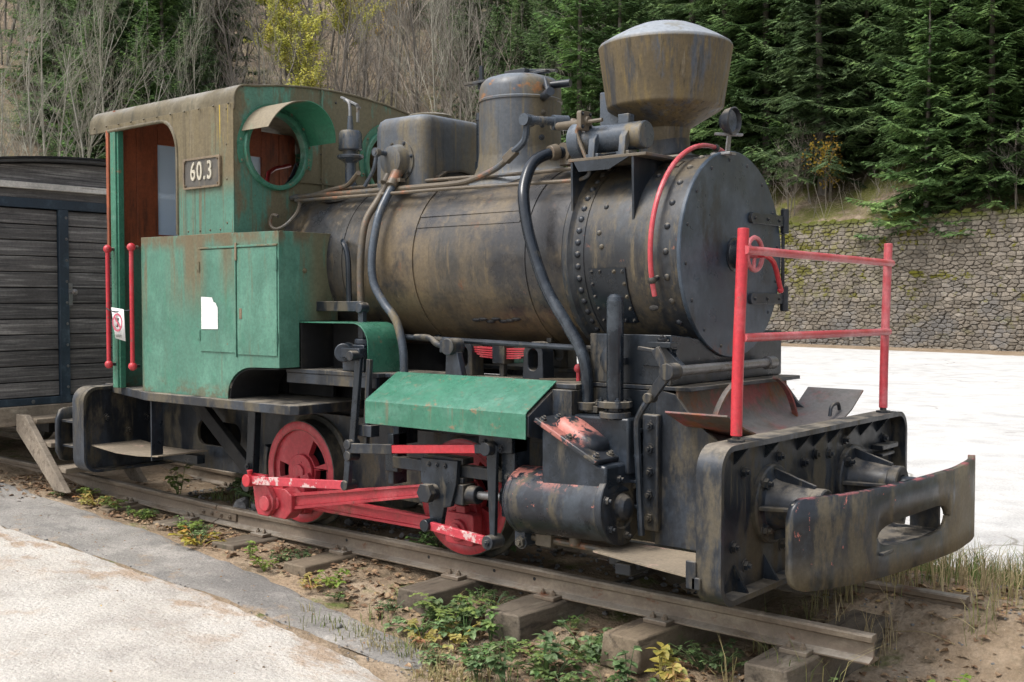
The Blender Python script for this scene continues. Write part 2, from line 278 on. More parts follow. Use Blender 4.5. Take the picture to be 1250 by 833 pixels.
M['stone'] = mk('rubble_stone', (.175, .153, .125), .9, layers=[
    dict(c=(.245, .215, .175), s=(2.6, 2.6, 3.2), lo=.50, hi=.64), dict(c=(.145, .138, .130), s=(1.0, 1.0, 1.4), lo=.44, hi=.62, z=(3.0, .5), o=3),
    dict(c=(.33, .295, .24), s=(5, 5, 6), lo=.62, hi=.70, o=23), dict(c=(.07, .062, .05), s=(4, 4, 4), lo=.57, hi=.68, o=13),
    dict(c=(.115, .11, .018), s=(1.5, 1.5, 2.2), lo=.565, hi=.625, d=7, o=43, z=(-.6, 2.2)),
    dict(c=(.115, .11, .018), s=(2.0, 2.0, 2.8), lo=.48, hi=.57, d=7, o=53, z=(.6, 2.4), x=(-13.0, -19.0)),
    dict(c=(.09, .10, .02), s=(1.2, 1.2, 1.2), lo=.35, hi=.5, d=7, o=63, z=(3.75, 4.15))], bump=((12, 12, 12), .7, .03), rnd=.10, island=.15, spec=.15)
# ------------------------------------------------------------------ helpers: meshes and objects
WORLD = {}
def obj(name, mb, mat, parent=None, bevel=0.0, ang=35, kind=None, label=None, shade=True):
    vs_ = np.array(mb.v, dtype=np.float64).reshape(-1, 3)
    c = (vs_.min(0) + vs_.max(0)) / 2
    me = bpy.data.meshes.new(name)
    me.from_pydata((vs_ - c).tolist(), [], mb.f)
    if mb.mi:
        for q in mat: me.materials.append(M[q])
        me.polygons.foreach_set('material_index', mb.mi)
    else:
        me.materials.append(M[mat] if isinstance(mat, str) else mat)
    if shade:
        me.shade_smooth(); me.set_sharp_from_angle(angle=radians(ang))
    me.update()
    o = bpy.data.objects.new(name, me); COL.objects.link(o)
    c = Vector(c); WORLD[o] = c
    if parent is not None:
        o.parent = parent; o.location = c - WORLD[parent]
    else:
        o.location = c
    if bevel:
        b = o.modifiers.new('bevel', 'BEVEL'); b.width = bevel; b.segments = 2; b.limit_method = 'ANGLE'; b.angle_limit = radians(40); b.use_clamp_overlap = True
    if kind: o['kind'] = kind
    if label: o['label'] = label
    return o
def empty(name, loc, label=None, cat=None, group=None):
    o = bpy.data.objects.new(name, None); COL.objects.link(o); o.location = loc; o.empty_display_size = .1
    WORLD[o] = Vector(loc); tag(o, label, cat, group); return o
def tag(o, label=None, cat=None, group=None, kind=None):
    for k, q in (('label', label), ('category', cat), ('group', group), ('kind', kind)):
        if q: o[k] = q
    return o
def inst(src, name, loc, parent=None, rot=None, scale=None):
    """a copy that shares its mesh data"""
    o = src.copy(); COL.objects.link(o); o.name = name
    loc = Vector(loc); WORLD[o] = loc
    o.parent = parent; o.location = loc - WORLD[parent] if parent is not None else loc
    if rot is not None: o.rotation_euler = rot
    if scale is not None: o.scale = scale if isinstance(scale, (tuple, list)) else (scale,) * 3
    return o
def copy_tree(o, parent=None):
    c = o.copy(); COL.objects.link(c); c.parent = parent
    for ch in list(o.children): copy_tree(ch, c)
    return c

class MB:
    def __init__(s): s.v = []; s.f = []; s.mi = []
    def add(s, vs_, fs):
        n = len(s.v); s.v += [tuple(p) for p in vs_]; s.f += [tuple(i + n for i in q) for q in fs]; return s
    def box(s, x0, x1, y0, y1, z0, z1):
        if x0 > x1: x0, x1 = x1, x0
        if y0 > y1: y0, y1 = y1, y0
        if z0 > z1: z0, z1 = z1, z0
        return s.add([(x, y, z) for x in (x0, x1) for y in (y0, y1) for z in (z0, z1)],
                     [(0, 1, 3, 2), (4, 6, 7, 5), (0, 4, 5, 1), (2, 3, 7, 6), (0, 2, 6, 4), (1, 5, 7, 3)])
    def bar(s, a, b, w, h, upv=(0, 0, 1)):
        """rectangular bar from a to b; h along upv, w across"""
        a, b = Vector(a), Vector(b); d = (b - a).normalized(); u = Vector(upv); u = (u - d * u.dot(d)).normalized(); r = d.cross(u)
        return s.add([p + r * (w / 2 * i) + u * (h / 2 * j) for p in (a, b) for i in (-1, 1) for j in (-1, 1)],
                     [(0, 1, 3, 2), (4, 6, 7, 5), (0, 4, 5, 1), (2, 3, 7, 6), (0, 2, 6, 4), (1, 5, 7, 3)])
    def cyl(s, a, b, r0, r1=None, n=24, caps=True):
        a, b = Vector(a), Vector(b); r1 = r0 if r1 is None else r1
        d = (b - a).normalized(); t = Vector((0, 0, 1)) if abs(d.z) < .9 else Vector((1, 0, 0))
        u = d.cross(t).normalized(); w_ = d.cross(u)
        vs_ = [p + (u * cos(2 * pi * i / n) + w_ * sin(2 * pi * i / n)) * r for p, r in ((a, r0), (b, r1)) for i in range(n)]
        fs = [(i, n + i, n + (i + 1) % n, (i + 1) % n) for i in range(n)]
        if caps: fs += [tuple(range(n)), tuple(range(2 * n - 1, n - 1, -1))]
        return s.add(vs_, fs)
    def lathe(s, o_, d, prof, n=40, a0=0.0, a1=2 * pi, ref=None):
        """prof: list of (dist along d, radius)"""
        o_, d = Vector(o_), Vector(d).normalized(); t = Vector(ref) if ref else (Vector((0, 0, 1)) if abs(d.z) < .9 else Vector((1, 0, 0)))
        u = (t - d * t.dot(d)).normalized(); w_ = d.cross(u)
        full = abs(a1 - a0 - 2 * pi) < 1e-6; m_ = n if full else n + 1
        vs_ = []
        for h, r in prof:
            for i in range(m_):
                a = a0 + (a1 - a0) * i / n; vs_.append(o_ + d * h + (u * cos(a) + w_ * sin(a)) * max(r, 1e-4))
        fs = []
        for k in range(len(prof) - 1):
            for i in range(n):
                j = (i + 1) % m_
                fs.append((k * m_ + i, k * m_ + j, (k + 1) * m_ + j, (k + 1) * m_ + i))
        return s.add(vs_, fs)
    def tube(s, pts, r, n=10, smooth=6, caps=True):
        pts = [Vector(p) for p in pts]
        if smooth and len(pts) > 2:
            q = [pts[0] * 2 - pts[1]] + pts + [pts[-1] * 2 - pts[-2]]; o_ = []
            for i in range(1, len(q) - 2):
                for k in range(smooth):
                    t = k / smooth; p0, p1, p2, p3 = q[i - 1:i + 3]
                    o_.append(.5 * ((2 * p1) + (p2 - p0) * t + (2 * p0 - 5 * p1 + 4 * p2 - p3) * t * t + (3 * p1 - p0 - 3 * p2 + p3) * t ** 3))
            pts = o_ + [pts[-1]]
        d0 = (pts[1] - pts[0]).normalized(); t = Vector((0, 0, 1)) if abs(d0.z) < .9 else Vector((1, 0, 0))
        u = d0.cross(t).normalized(); vs_ = []; m_ = len(pts)
        for i, p in enumerate(pts):
            d = (pts[min(i + 1, m_ - 1)] - pts[max(i - 1, 0)]).normalized()
            u = (u - d * u.dot(d)).normalized(); w_ = d.cross(u); rr = r[i] if isinstance(r, list) else r
            vs_ += [p + (u * cos(2 * pi * k / n) + w_ * sin(2 * pi * k / n)) * rr for k in range(n)]
        fs = [(i * n + k, i * n + (k + 1) % n, (i + 1) * n + (k + 1) % n, (i + 1) * n + k) for i in range(m_ - 1) for k in range(n)]
        if caps: fs += [tuple(range(n - 1, -1, -1)), tuple(range((m_ - 1) * n, m_ * n))]
        return s.add(vs_, fs)
    def plate(s, plane, pts, a, b, holes=()):
        """2D outline (with holes) extruded from a to b along the plane's normal"""
        loops = [list(pts)] + [list(h) for h in holes]
        ax = {'XZ': lambda p, t: (p[0], t, p[1]), 'YZ': lambda p, t: (t, p[0], p[1]), 'XY': lambda p, t: (p[0], p[1], t)}[plane]
        flat = [p for l in loops for p in l]; n = len(flat)
        if holes: tris = [tuple(t) for t in geometry.tessellate_polygon([[Vector((p[0], p[1], 0)) for p in l] for l in loops])]
        else: tris = [tuple(range(n))]
        vs_ = [ax(p, a) for p in flat] + [ax(p, b) for p in flat]
        fs = tris + [tuple(i + n for i in reversed(t)) for t in tris]; k = 0
        for l in loops:
            m_ = len(l)
            fs += [(k + i, k + (i + 1) % m_, n + k + (i + 1) % m_, n + k + i) for i in range(m_)]; k += m_
        # orient consistently
        bm = bmesh.new(); bv = [bm.verts.new(p) for p in vs_]
        for q in fs:
            try: bm.faces.new([bv[i] for i in q])
            except ValueError: pass
        bmesh.ops.recalc_face_normals(bm, faces=bm.faces)
        bm.verts.index_update()
        fs = [tuple(v.index for v in q.verts) for q in bm.faces]; bm.free()
        return s.add(vs_, fs)
    def sheet(s, prof, th, axis, a, b):
        """open 2D profile thickened by th and extruded along axis ('X': prof (y,z); 'Y': prof (x,z)) from a to b"""
        n = len(prof); off = []
        for i, p in enumerate(prof):
            p0, p1 = prof[max(i - 1, 0)], prof[min(i + 1, n - 1)]
            dx, dz = p1[0] - p0[0], p1[1] - p0[1]; l = math.hypot(dx, dz) or 1
            off.append((p[0] - dz / l * th, p[1] + dx / l * th))
        return s.plate('YZ' if axis == 'X' else 'XZ', list(prof) + off[::-1], a, b)
    def ball(s, c, r, n=14, sc=(1, 1, 1)):
        c = Vector(c); m_ = n // 2
        vs_ = [c + Vector((0, 0, r * sc[2]))] + [c + Vector((r * sc[0] * sin(pi * j / m_) * cos(2 * pi * i / n), r * sc[1] * sin(pi * j / m_) * sin(2 * pi * i / n), r * sc[2] * cos(pi * j / m_))) for j in range(1, m_) for i in range(n)] + [c - Vector((0, 0, r * sc[2]))]
        fs = [(0, 1 + i, 1 + (i + 1) % n) for i in range(n)]
        for j in range(m_ - 2): fs += [(1 + j * n + i, 1 + (j + 1) * n + i, 1 + (j + 1) * n + (i + 1) % n, 1 + j * n + (i + 1) % n) for i in range(n)]
        e = len(vs_) - 1; k = 1 + (m_ - 2) * n
        fs += [(e, k + (i + 1) % n, k + i) for i in range(n)]
        return s.add(vs_, fs)
def circ(cx, cy, r, n=32, a0=0, a1=2 * pi, end=False):
    return [(cx + r * cos(a0 + (a1 - a0) * i / n), cy + r * sin(a0 + (a1 - a0) * i / n)) for i in range(n + (1 if end else 0))]
def rrect(x0, x1, z0, z1, r, n=6):
    p = []
    for cx_, cz, a in ((x1 - r, z1 - r, 0), (x0 + r, z1 - r, pi / 2), (x0 + r, z0 + r, pi), (x1 - r, z0 + r, 3 * pi / 2)):
        p += [(cx_ + r * cos(a + pi / 2 * i / n), cz + r * sin(a + pi / 2 * i / n)) for i in range(n + 1)]
    return p
_bolt = {}
def bolt(parent, p, d, r=.014, h=.014, mat='black_dusty', name='bolt'):
    """hex nut with stud end, shared mesh"""
    if mat not in _bolt:
        b = MB(); b.cyl((0, 0, -.2), (0, 0, .75), 1, .96, 6); b.cyl((0, 0, .7), (0, 0, 1.25), .52, .45, 8); b.cyl((0, 0, -.3), (0, 0, .08), 1.3, 1.25, 12)
        o = obj('bolt_source', b, mat, None, 0, 30); me = o.data; me.name = 'bolt'
        off = o.location.copy(); me.transform(Matrix.Translation(off)); bpy.data.objects.remove(o); _bolt[mat] = me
    o = bpy.data.objects.new(name, _bolt[mat]); COL.objects.link(o)
    p = Vector(p); WORLD[o] = p; o.parent = parent; o.location = p - WORLD[parent] if parent is not None else p
    o.rotation_mode = 'XYZ'; q = Vector(d).to_track_quat('Z', 'Y').to_euler(); q.rotate_axis('Z', random.random()); o.rotation_euler = q
    o.scale = (r, r, h); return o
def rivets(name, parent, pts, r, mat, squash=.7):
    """rivet heads too small to pick apart: real domes joined in one part; pts = (pos, normal)"""
    b = MB()
    for p, d in pts:
        b.lathe(p, d, [(-.004, r), (0, r), (r * squash * .6, r * .8), (r * squash * .92, r * .42), (r * squash, 0)], 8)
    return obj(name, b, mat, parent, 0, 60, kind='stuff')
# ================================================================== the locomotive
LOCO = empty('steam_locomotive', (-4.4, 0, 0), 'small old green and black narrow gauge steam locomotive numbered 60.3 on the track', 'locomotive')
ZB, RB = 1.516, .462            # boiler axis height and radius
def on_boiler(a, r): return (-sin(a) * r, ZB + cos(a) * r)      # a from the top towards -Y
# ---- frame and firebox
for s in (-1, 1):
    b = MB(); b.plate('XZ', [(-6.93, .21), (-2.2, .20), (-2.2, .62), (-6.93, .66)], s * .322, s * .346, [rrect(-6.27, -5.80, .36, .52, .07)])
    obj('frame_plate', b, 'black_dusty', LOCO, .003)
b = MB(); b.box(-5.25, -4.62, -.30, .30, .36, 1.2); obj('firebox', b, 'dark', LOCO, .01)
for q in ((-4.60, -4.0, -.29, .29, .30, .62), (-3.6, -2.98, -.29, .29, .40, .80)):
    b = MB(); b.box(*q); obj('frame_stretcher', b, 'dark', LOCO, .006)
for x in (-5.08, -3.79):
    b = MB(); b.cyl((x, -.36, .303), (x, .36, .303), .05); obj('axle', b, 'tyre', LOCO)
# ---- boiler
bo = MB(); bo.lathe((-5.27, 0, ZB), (1, 0, 0), [(0, .3), (0, RB), (.85, RB), (1.08, RB - .002), (2.12, RB), (2.12, .3)], 72)
BOILER = obj('boiler', bo, 'boiler', LOCO, 0, 30)
for x, w_ in ((-4.19, .045), (-3.42, .04), (-4.74, .04)):
    b = MB(); b.lathe((x, 0, ZB), (1, 0, 0), [(0, RB - .003), (0, RB + .004), (w_, RB + .004), (w_, RB - .003)], 72); obj('boiler_band', b, 'boiler', BOILER)
    b = MB(); a = radians(150); y, z = on_boiler(a, RB + .012); b.box(x + .005, x + .035, y - .012, y + .012, z - .012, z + .012); obj('band_clamp', b, 'black', BOILER, .002)
b = MB()
for k in range(2):                      # lapped longitudinal seam strips
    a0 = radians((58, 66)[k]); b.lathe((-4.14, 0, ZB), (1, 0, 0), [(0, RB - .002), (0, RB + .0025), (.70, RB + .0025), (.70, RB - .002)], 2, a0, a0 + radians(2.5))
obj('cladding_seam', b, 'boiler', BOILER)
b = MB()                                 # torn hole edge under the cladding
for k in range(7):
    a = radians(133 + random.uniform(-2, 2)); y, z = on_boiler(a, RB + .001); x = -3.80 + k * .045
    b.ball((x, y, z), .03, 8, (1.1, .3, .35))
obj('rusted_hole', b, 'dark', BOILER)
# ---- smokebox
b = MB(); b.lathe((-3.15, 0, ZB), (1, 0, 0), [(0, .3), (0, .476), (.012, .484), (.04, .484), (.05, .472), (.058, RB + .004), (.12, RB + .004), (.122, RB), (.52, RB), (.522, RB + .005), (.625, RB + .005), (.625, .3)], 72)
SMOKE = obj('smokebox', b, 'smokebox', LOCO, 0, 25)
pts = []
for k in range(52):
    a = 2 * pi * k / 52; d = Vector((0, -sin(a), cos(a)))
    pts.append((Vector((-3.062, 0, ZB)) + d * (RB + .004), d))
rivets('rivet_ring', SMOKE, pts, .0165, 'black_dusty')
pts = []
for k in range(26):
    a = 2 * pi * (k + .5) / 26; d = Vector((0, -sin(a), cos(a)))
    pts.append((Vector((-2.585, 0, ZB)) + d * (RB + .004), d))
rivets('rivet_ring', SMOKE, pts, .0165, 'black_dusty')
pts = []
for x, a in ((-2.94, 62), (-2.95, 78), (-2.93, 86), (-2.73, 40), (-2.71, 32), (-2.80, 30)):
    a = radians(a); d = Vector((0, -sin(a), cos(a))); pts.append((Vector((x, 0, ZB)) + d * RB, d))
rivets('rivet_group', SMOKE, pts, .013, 'black_dusty')
# front plate and door
b = MB(); b.lathe((-2.527, 0, ZB), (1, 0, 0), [(0, .2), (0, .472), (.004, .477), (.018, .477), (.022, .473), (.022, 0)], 72)
DOOR = obj('smokebox_door', b, 'door', LOCO, 0, 30)
pts = [(Vector((-2.505, -sin(2 * pi * (k + .3) / 16) * .435, ZB + cos(2 * pi * (k + .3) / 16) * .435)), Vector((1, 0, 0))) for k in range(16)]
rivets('rivet_ring', DOOR, pts, .0095, 'black_dusty')
b = MB(); b.lathe((-2.507, 0, ZB), (1, 0, 0), [(0, .078), (.006, .078), (.010, .066), (.016, .064), (.05, .062), (.055, .055), (.056, 0)], 32); obj('lock_boss', b, 'black', DOOR)
b = MB(); c = Vector((-2.40, 0, ZB))
b.tube([c + Vector((0, cos(a) * .075, sin(a) * .075)) for a in np.linspace(0, 2 * pi, 25)], .011, 8, 0)
for k in range(3):
    a = 2 * pi * k / 3 + .4; b.tube([c, c + Vector((0, cos(a) * .075, sin(a) * .075))], .008, 6, 0)
b.cyl(c - Vector((.06, 0, 0)), c + Vector((.02, 0, 0)), .02); obj('hand_wheel', b, 'pink_rail', DOOR)
b = MB(); b.tube([(-2.36, 0, ZB), (-2.35, .09, ZB - .04), (-2.35, .16, ZB - .16)], .012, 8, 3); b.ball((-2.35, .16, ZB - .165), .015, 10); b.cyl((-2.42, 0, ZB), (-2.345, 0, ZB), .018); obj('lock_handle', b, 'red', DOOR)
for z in (1.695, 1.312):
    b = MB(); b.plate('YZ', rrect(.13, .485, z - .026, z + .026, .024), -2.506, -2.486)
    h = obj('hinge_strap', b, 'black', DOOR, .002)
    b = MB(); b.cyl((-2.492, .487, z - .06), (-2.492, .487, z + .06), .021, None, 14); obj('hinge_knuckle', b, 'black_dusty', h, .002)
    for y in (.17, .30, .42): bolt(h, (-2.488, y, z), (1, 0, 0), .009, .009)
b = MB(); b.tube([(-2.50, .487, 1.76), (-2.50, .487, 1.25)], .009, 8, 0); obj('hinge_rod', b, 'black', DOOR)
# side hatch of the smokebox
b = MB()
def patch(b, x0, x1, a0, a1, r, th, n=12):
    b.lathe((x0, 0, ZB), (1, 0, 0), [(0, r - .004), (0, r + th), (x1 - x0, r + th), (x1 - x0, r - .004)], n, radians(a0), radians(a1))
patch(b, -3.00, -2.80, 98, 132, RB, .008); HATCH = obj('side_hatch', b, 'black', SMOKE, .002)
for x in (-2.985, -2.94, -2.86, -2.815):
    for a in (100, 130): 
        y, z = on_boiler(radians(a), RB + .008); bolt(HATCH, (x, y, z), (0, y, z - ZB), .008, .010)
for a in (107, 114.5, 122):
    for x in (-2.988, -2.812):
        y, z = on_boiler(radians(a), RB + .008); bolt(HATCH, (x, y, z), (0, y, z - ZB), .008, .010)
b = MB(); y, z = on_boiler(radians(112), RB); b.ball((-2.665, -.434, 1.27), .022, 10, (1.2, .3, .6)); obj('rust_hole', b, 'dark', SMOKE)
patchb = MB(); patch(patchb, -2.78, -2.66, 24, 32, RB, .006); obj('access_plate', patchb, 'smokebox', SMOKE, .002)
# red curved grab rail round the smokebox
b = MB(); b.tube([(-2.635, -sin(a) * .512, ZB + cos(a) * .512) for a in np.linspace(radians(-112), radians(112), 50)], .0115, 10, 0)
GR = obj('smokebox_grab_rail', b, 'pink_rail', LOCO)
for a in (-104, -6, 104):
    a = radians(a); b = MB(); y0, z0 = on_boiler(a, RB - .01); y1, z1 = on_boiler(a, .51)
    b.cyl((-2.635, y0, z0), (-2.635, y1, z1), .012, .011, 10); b.ball((-2.635, y1, z1), .0195, 10); obj('rail_knob', b, 'black_dusty', GR)
# head lamp ring on its bracket
b = MB(); d = Vector((.97, -.02, -.04)).normalized(); c = Vector((-2.47, -.10, 2.115))
b.lathe(c - d * .05, d, [(0, .015), (.005, .035), (.03, .056), (.06, .062), (.066, .064), (.07, .058), (.062, .054), (.03, .045), (.022, 0)], 28)
LAMP = obj('head_lamp', b, 'black_dusty', LOCO)
b = MB(); b.lathe(c - d * .012, d, [(0, .0), (.003, .03), (.012, .052), (.014, .052)], 24); obj('lamp_glass', b, 'pipe', LAMP)
b = MB(); b.bar((-2.49, -.10, 1.96), (-2.48, -.10, 2.065), .035, .008, (1, 0, 0)); b.bar((-2.52, -.16, 2.055), (-2.44, -.05, 2.055), .02, .012); b.box(-2.56, -2.46, -.13, -.07, 1.963, 1.975); obj('lamp_bracket', b, 'steel', LAMP, .002)
# ---- chimney
b = MB(); b.lathe((-2.884, 0, 1.90), (0, 0, 1), [(0, .122), (.03, .122), (.035, .119), (.20, .118), (.226, .121), (.235, .130), (.262, .172), (.318, .266), (.326, .277), (.334, .281), (.345, .281), (.352, .283), (.600, .3195), (.612, .3225), (.620, .320), (.624, .314)], 64)
CHIM = obj('chimney', b, 'stack', LOCO, 0, 28)
b = MB(); b.lathe((-2.884, 0, 1.90), (0, 0, 1), [(.622, .318), (.628, .315), (.66, .262), (.700, .185), (.722, .130), (.731, .07), (.733, 0)], 64); obj('chimney_cap', b, 'stack', CHIM, 0, 28)
b = MB()                                # saddle of the chimney on the round smokebox
ring = [(r, [( -2.884 + r * cos(t), r * sin(t), ZB + math.sqrt(max(RB ** 2 - (r * sin(t)) ** 2, 0)) + dz) for t in np.linspace(0, 2 * pi, 41)[:-1]]) for r, dz in ((.20, -.004), (.20, .012), (.16, .018), (.13, .03), (.121, .075), (.121, .10))]
vs_ = [p for _, q in ring for p in q]
b.add(vs_, [(k * 40 + i, k * 40 + (i + 1) % 40, (k + 1) * 40 + (i + 1) % 40, (k + 1) * 40 + i) for k in range(len(ring) - 1) for i in range(40)])
obj('chimney_base', b, 'smokebox', CHIM, 0, 40)
# ---- steam dome
def saddle(b, x, rows, n=48):
    rr = [[(x + r * cos(t), r * sin(t), ZB + math.sqrt(max(RB ** 2 - (r * sin(t)) ** 2, 0)) + dz) for t in np.linspace(0, 2 * pi, n + 1)[:-1]] for r, dz in rows]
    b.add([p for q in rr for p in q], [(k * n + i, k * n + (i + 1) % n, (k + 1) * n + (i + 1) % n, (k + 1) * n + i) for k in range(len(rr) - 1) for i in range(n)])
b = MB(); b.lathe((-3.79, 0, 1.85), (0, 0, 1), [(0, .218), (.50, .220), (.505, .226), (.515, .226), (.52, .221), (.575, .219), (.605, .208), (.628, .185), (.643, .14), (.651, .08), (.653, 0)], 56)
DOME = obj('steam_dome', b, 'dome', LOCO, 0, 30)
b = MB(); saddle(b, -3.79, ((.285, -.003), (.285, .006), (.265, .012), (.245, .028), (.228, .065), (.2195, .14))); obj('dome_base', b, 'dome', DOME, 0, 40)
b = MB(); b.box(-4.18, -3.60, -.022, .022, 2.498, 2.512); b.box(-3.86, -3.72, -.05, .05, 2.505, 2.53); b.bar((-3.73, 0, 2.525), (-3.56, .02, 2.505), .03, .012); DL = obj('dome_lever', b, 'black_dusty', DOME, .002)
for x, y, h in ((-4.085, .02, 2.60), (-4.02, .16, 2.55)):
    b = MB(); b.cyl((x, y, 1.95), (x, y, 2.30), .028, None, 16); b.cyl((x, y, 2.30), (x, y, 2.34), .033, .028, 16); b.cyl((x, y, 2.34), (x, y, 2.50), .014, None, 10); b.cyl((x, y, 2.47), (x, y, 2.53), .022, None, 6); b.cyl((x, y, 2.53), (x, y, h), .015, .014, 6)
    b.cyl((x, y, 2.03), (x, y, 2.07), .036, None, 12)
    obj('safety_valve', b, 'black', LOCO)
b = MB(); b.tube([(-3.58, -.06, 2.42), (-3.53, -.10, 2.40), (-3.50, -.12, 2.36)], .012, 8, 3); b.cyl((-3.60, -.05, 2.36), (-3.46, -.16, 2.36), .022); b.cyl((-3.58, .0, 2.43), (-3.47, .02, 2.43), .02); b.tube([(-3.56, -.08, 2.45), (-3.50, -.13, 2.36)], .009, 8, 0); obj('dome_valve', b, 'black', DOME)
for z in (2.40,):
    for k in range(3): bolt(DOME, (-3.58 + k * .02, -.07 - .03 * k, 2.28 - .07 * k), (.7, -.7, 0), .012, .02)
# ---- sand box
b = MB(); prof = rrect(-4.66, -4.25, -.27, .27, .075, 8)
n = len(prof); cx_, cy_ = -4.455, 0
rows = [(1.0, 1.83), (1.0, 2.25), (.985, 2.285), (.94, 2.312), (.86, 2.328), (.5, 2.343), (.0, 2.348)]
vs_ = [(cx_ + (p[0] - cx_) * k, cy_ + (p[1] - cy_) * k, z) for k, z in rows for p in prof]
b.add(vs_, [(r * n + i, r * n + (i + 1) % n, (r + 1) * n + (i + 1) % n, (r + 1) * n + i) for r in range(len(rows) - 1) for i in range(n)])
SAND = obj('sand_box', b, 'dome', LOCO, 0, 40)
b = MB(); b.lathe((-4.46, 0, 2.342), (0, 0, 1), [(0, .13), (.015, .13), (.022, .12), (.024, 0)], 28); b.box(-4.53, -4.39, -.02, .02, 2.362, 2.38); obj('sand_lid', b, 'roof', SAND, 0)
for s in (-1, 1):
    b = MB(); b.lathe((-4.44, s * .262, 2.075), (0, s, 0), [(0, .118), (.016, .118), (.018, .094), (.026, .092), (.075, .078), (.082, .06), (.083, 0)], 36); F = obj('sand_valve', b, 'dome', SAND, 0, 30)
    for k in range(7):
        a = 2 * pi * k / 7 + .2; bolt(F, (-4.44 + .106 * cos(a), s * .279, 2.075 + .106 * sin(a)), (0, s, 0), .009, .009)
    b = MB(); b.cyl((-4.47, s * .34, 2.115), (-4.47, s * .43, 2.115), .014); b.cyl((-4.47, s * .395, 2.115), (-4.47, s * .425, 2.115), .024, None, 14); b.tube([(-4.47, s * .41, 2.11), (-4.49, s * .415, 2.02), (-4.56, s * .415, 1.935)], .011, 8, 4); obj('sand_valve_crank', b, 'pipe', SAND)
    b = MB(); b.cyl((-4.41, s * .30, 2.03), (-4.40, s * .37, 1.93), .034, .030, 16); b.cyl((-4.47, s * .29, 2.03), (-4.47, s * .35, 1.95), .028, .026, 14); b.box(-4.52, -4.35, s * .31, s * .35, 1.952, 1.972); obj('pipe_clamp', b, 'copper', SAND)
    b = MB(); b.tube([(-4.405, s * .33, 1.96), (-4.40, s * .40, 1.87), (-4.39, s * .475, 1.75), (-4.39, s * .522, 1.55), (-4.37, s * .53, 1.40), (-4.29, s * .53, 1.29), (-4.20, s * .53, 1.20), (-4.15, s * .53, 1.06), (-4.14, s * .53, .92)], .0225, 12); obj('sand_pipe', b, 'pipe', LOCO)
    b = MB(); b.tube([(-4.47, s * .32, 1.96), (-4.475, s * .40, 1.85), (-4.49, s * .48, 1.72), (-4.49, s * .515, 1.50), (-4.485, s * .515, 1.25)], .020, 12); obj('sand_pipe', b, 'copper', LOCO)
b = MB(); b.sheet([(-.18, 1.975), (-.12, 2.01), (0, 2.025), (.12, 2.01), (.18, 1.975)], .01, 'X', -4.25, -4.21); obj('boiler_mount', b, 'boiler', BOILER)
# ---- whistle
b = MB(); b.lathe((-4.985, -.14, 1.90), (0, 0, 1), [(0, .04), (.10, .04), (.105, .033), (.22, .033), (.235, .05), (.25, .078), (.262, .082), (.268, .075), (.272, .045), (.295, .045), (.296, .066), (.303, .071), (.395, .068), (.412, .058), (.418, .02), (.50, .014), (.501, 0)], 24)
WH = obj('whistle', b, 'pipe', LOCO, 0, 30)
b = MB(); b.tube([(-4.985, -.14, 2.38), (-4.99, -.14, 2.47), (-5.02, -.14, 2.50)], .011, 8, 3); b.bar((-5.06, -.14, 2.52), (-4.93, -.13, 2.46), .022, .012); b.bar((-5.06, -.12, 2.505), (-4.93, -.11, 2.445), .012, .010); b.bar((-4.935, -.125, 2.46), (-4.935, -.125, 2.36), .014, .014, (1, 0, 0)); obj('whistle_lever', b, 'steel', WH, .001)
b = MB(); b.tube([(-5.27, -.36, 1.915), (-5.10, -.33, 1.925), (-4.98, -.30, 1.95), (-4.86, -.28, 1.97), (-4.74, -.33, 2.0), (-4.66, -.37, 2.02)], .014, 8); obj('whistle_pipe', b, 'copper', LOCO)
b = MB(); b.lathe((-4.98, -.16, 1.93), (0, -.35, 1), [(0, .16), (.02, .16), (.03, .13), (.032, .05)], 30); obj('turret_flange', b, 'boiler', BOILER)
# ---- regulator rod and small pipes on the boiler's flank
b = MB(); b.tube([(-5.34, -.33, 1.925), (-4.7, -.33, 1.918), (-4.18, -.33, 1.915), (-3.95, -.33, 1.916), (-3.83, -.33, 1.93), (-3.69, -.325, 1.97), (-3.60, -.32, 2.02)], .0155, 10, 5)
RR = obj('regulator_rod', b, 'copper', LOCO)
b = MB(); b.bar((-3.62, -.325, 2.008), (-3.55, -.325, 2.055), .036, .042); obj('rod_clevis', b, 'copper', RR, .004)
b = MB(); b.tube([(-3.56, -.33, 2.05), (-3.515, -.33, 2.075), (-3.485, -.33, 2.11), (-3.47, -.335, 2.19)], .018, 8, 5); b.cyl((-3.47, -.365, 2.195), (-3.47, -.30, 2.195), .03, None, 16); b.cyl((-3.47, -.34, 2.195), (-3.36, -.16, 2.195), .022, None, 14); b.cyl((-3.40, -.22, 2.19), (-3.36, -.15, 2.19), .038, None, 16); obj('regulator_arm', b, 'pipe', LOCO)
b = MB(); b.tube([(-5.20, -.38, 1.895), (-4.5, -.385, 1.888), (-3.89, -.385, 1.884), (-3.22, -.385, 1.872), (-3.10, -.385, 1.875), (-3.055, -.385, 1.90), (-3.07, -.385, 1.96), (-3.12, -.385, 2.07), (-3.125, -.385, 2.11), (-3.09, -.385, 2.135), (-2.985, -.38, 2.14)], .0095, 8, 5); obj('oil_pipe', b, 'copper', LOCO)
b = MB(); b.tube([(-5.1, -.20, 1.965), (-4.2, -.235, 1.96), (-3.5, -.26, 1.945), (-2.95, -.24, 1.955), (-2.66, -.2, 1.965)], .010, 8, 5); obj('oil_pipe', b, 'copper', LOCO)
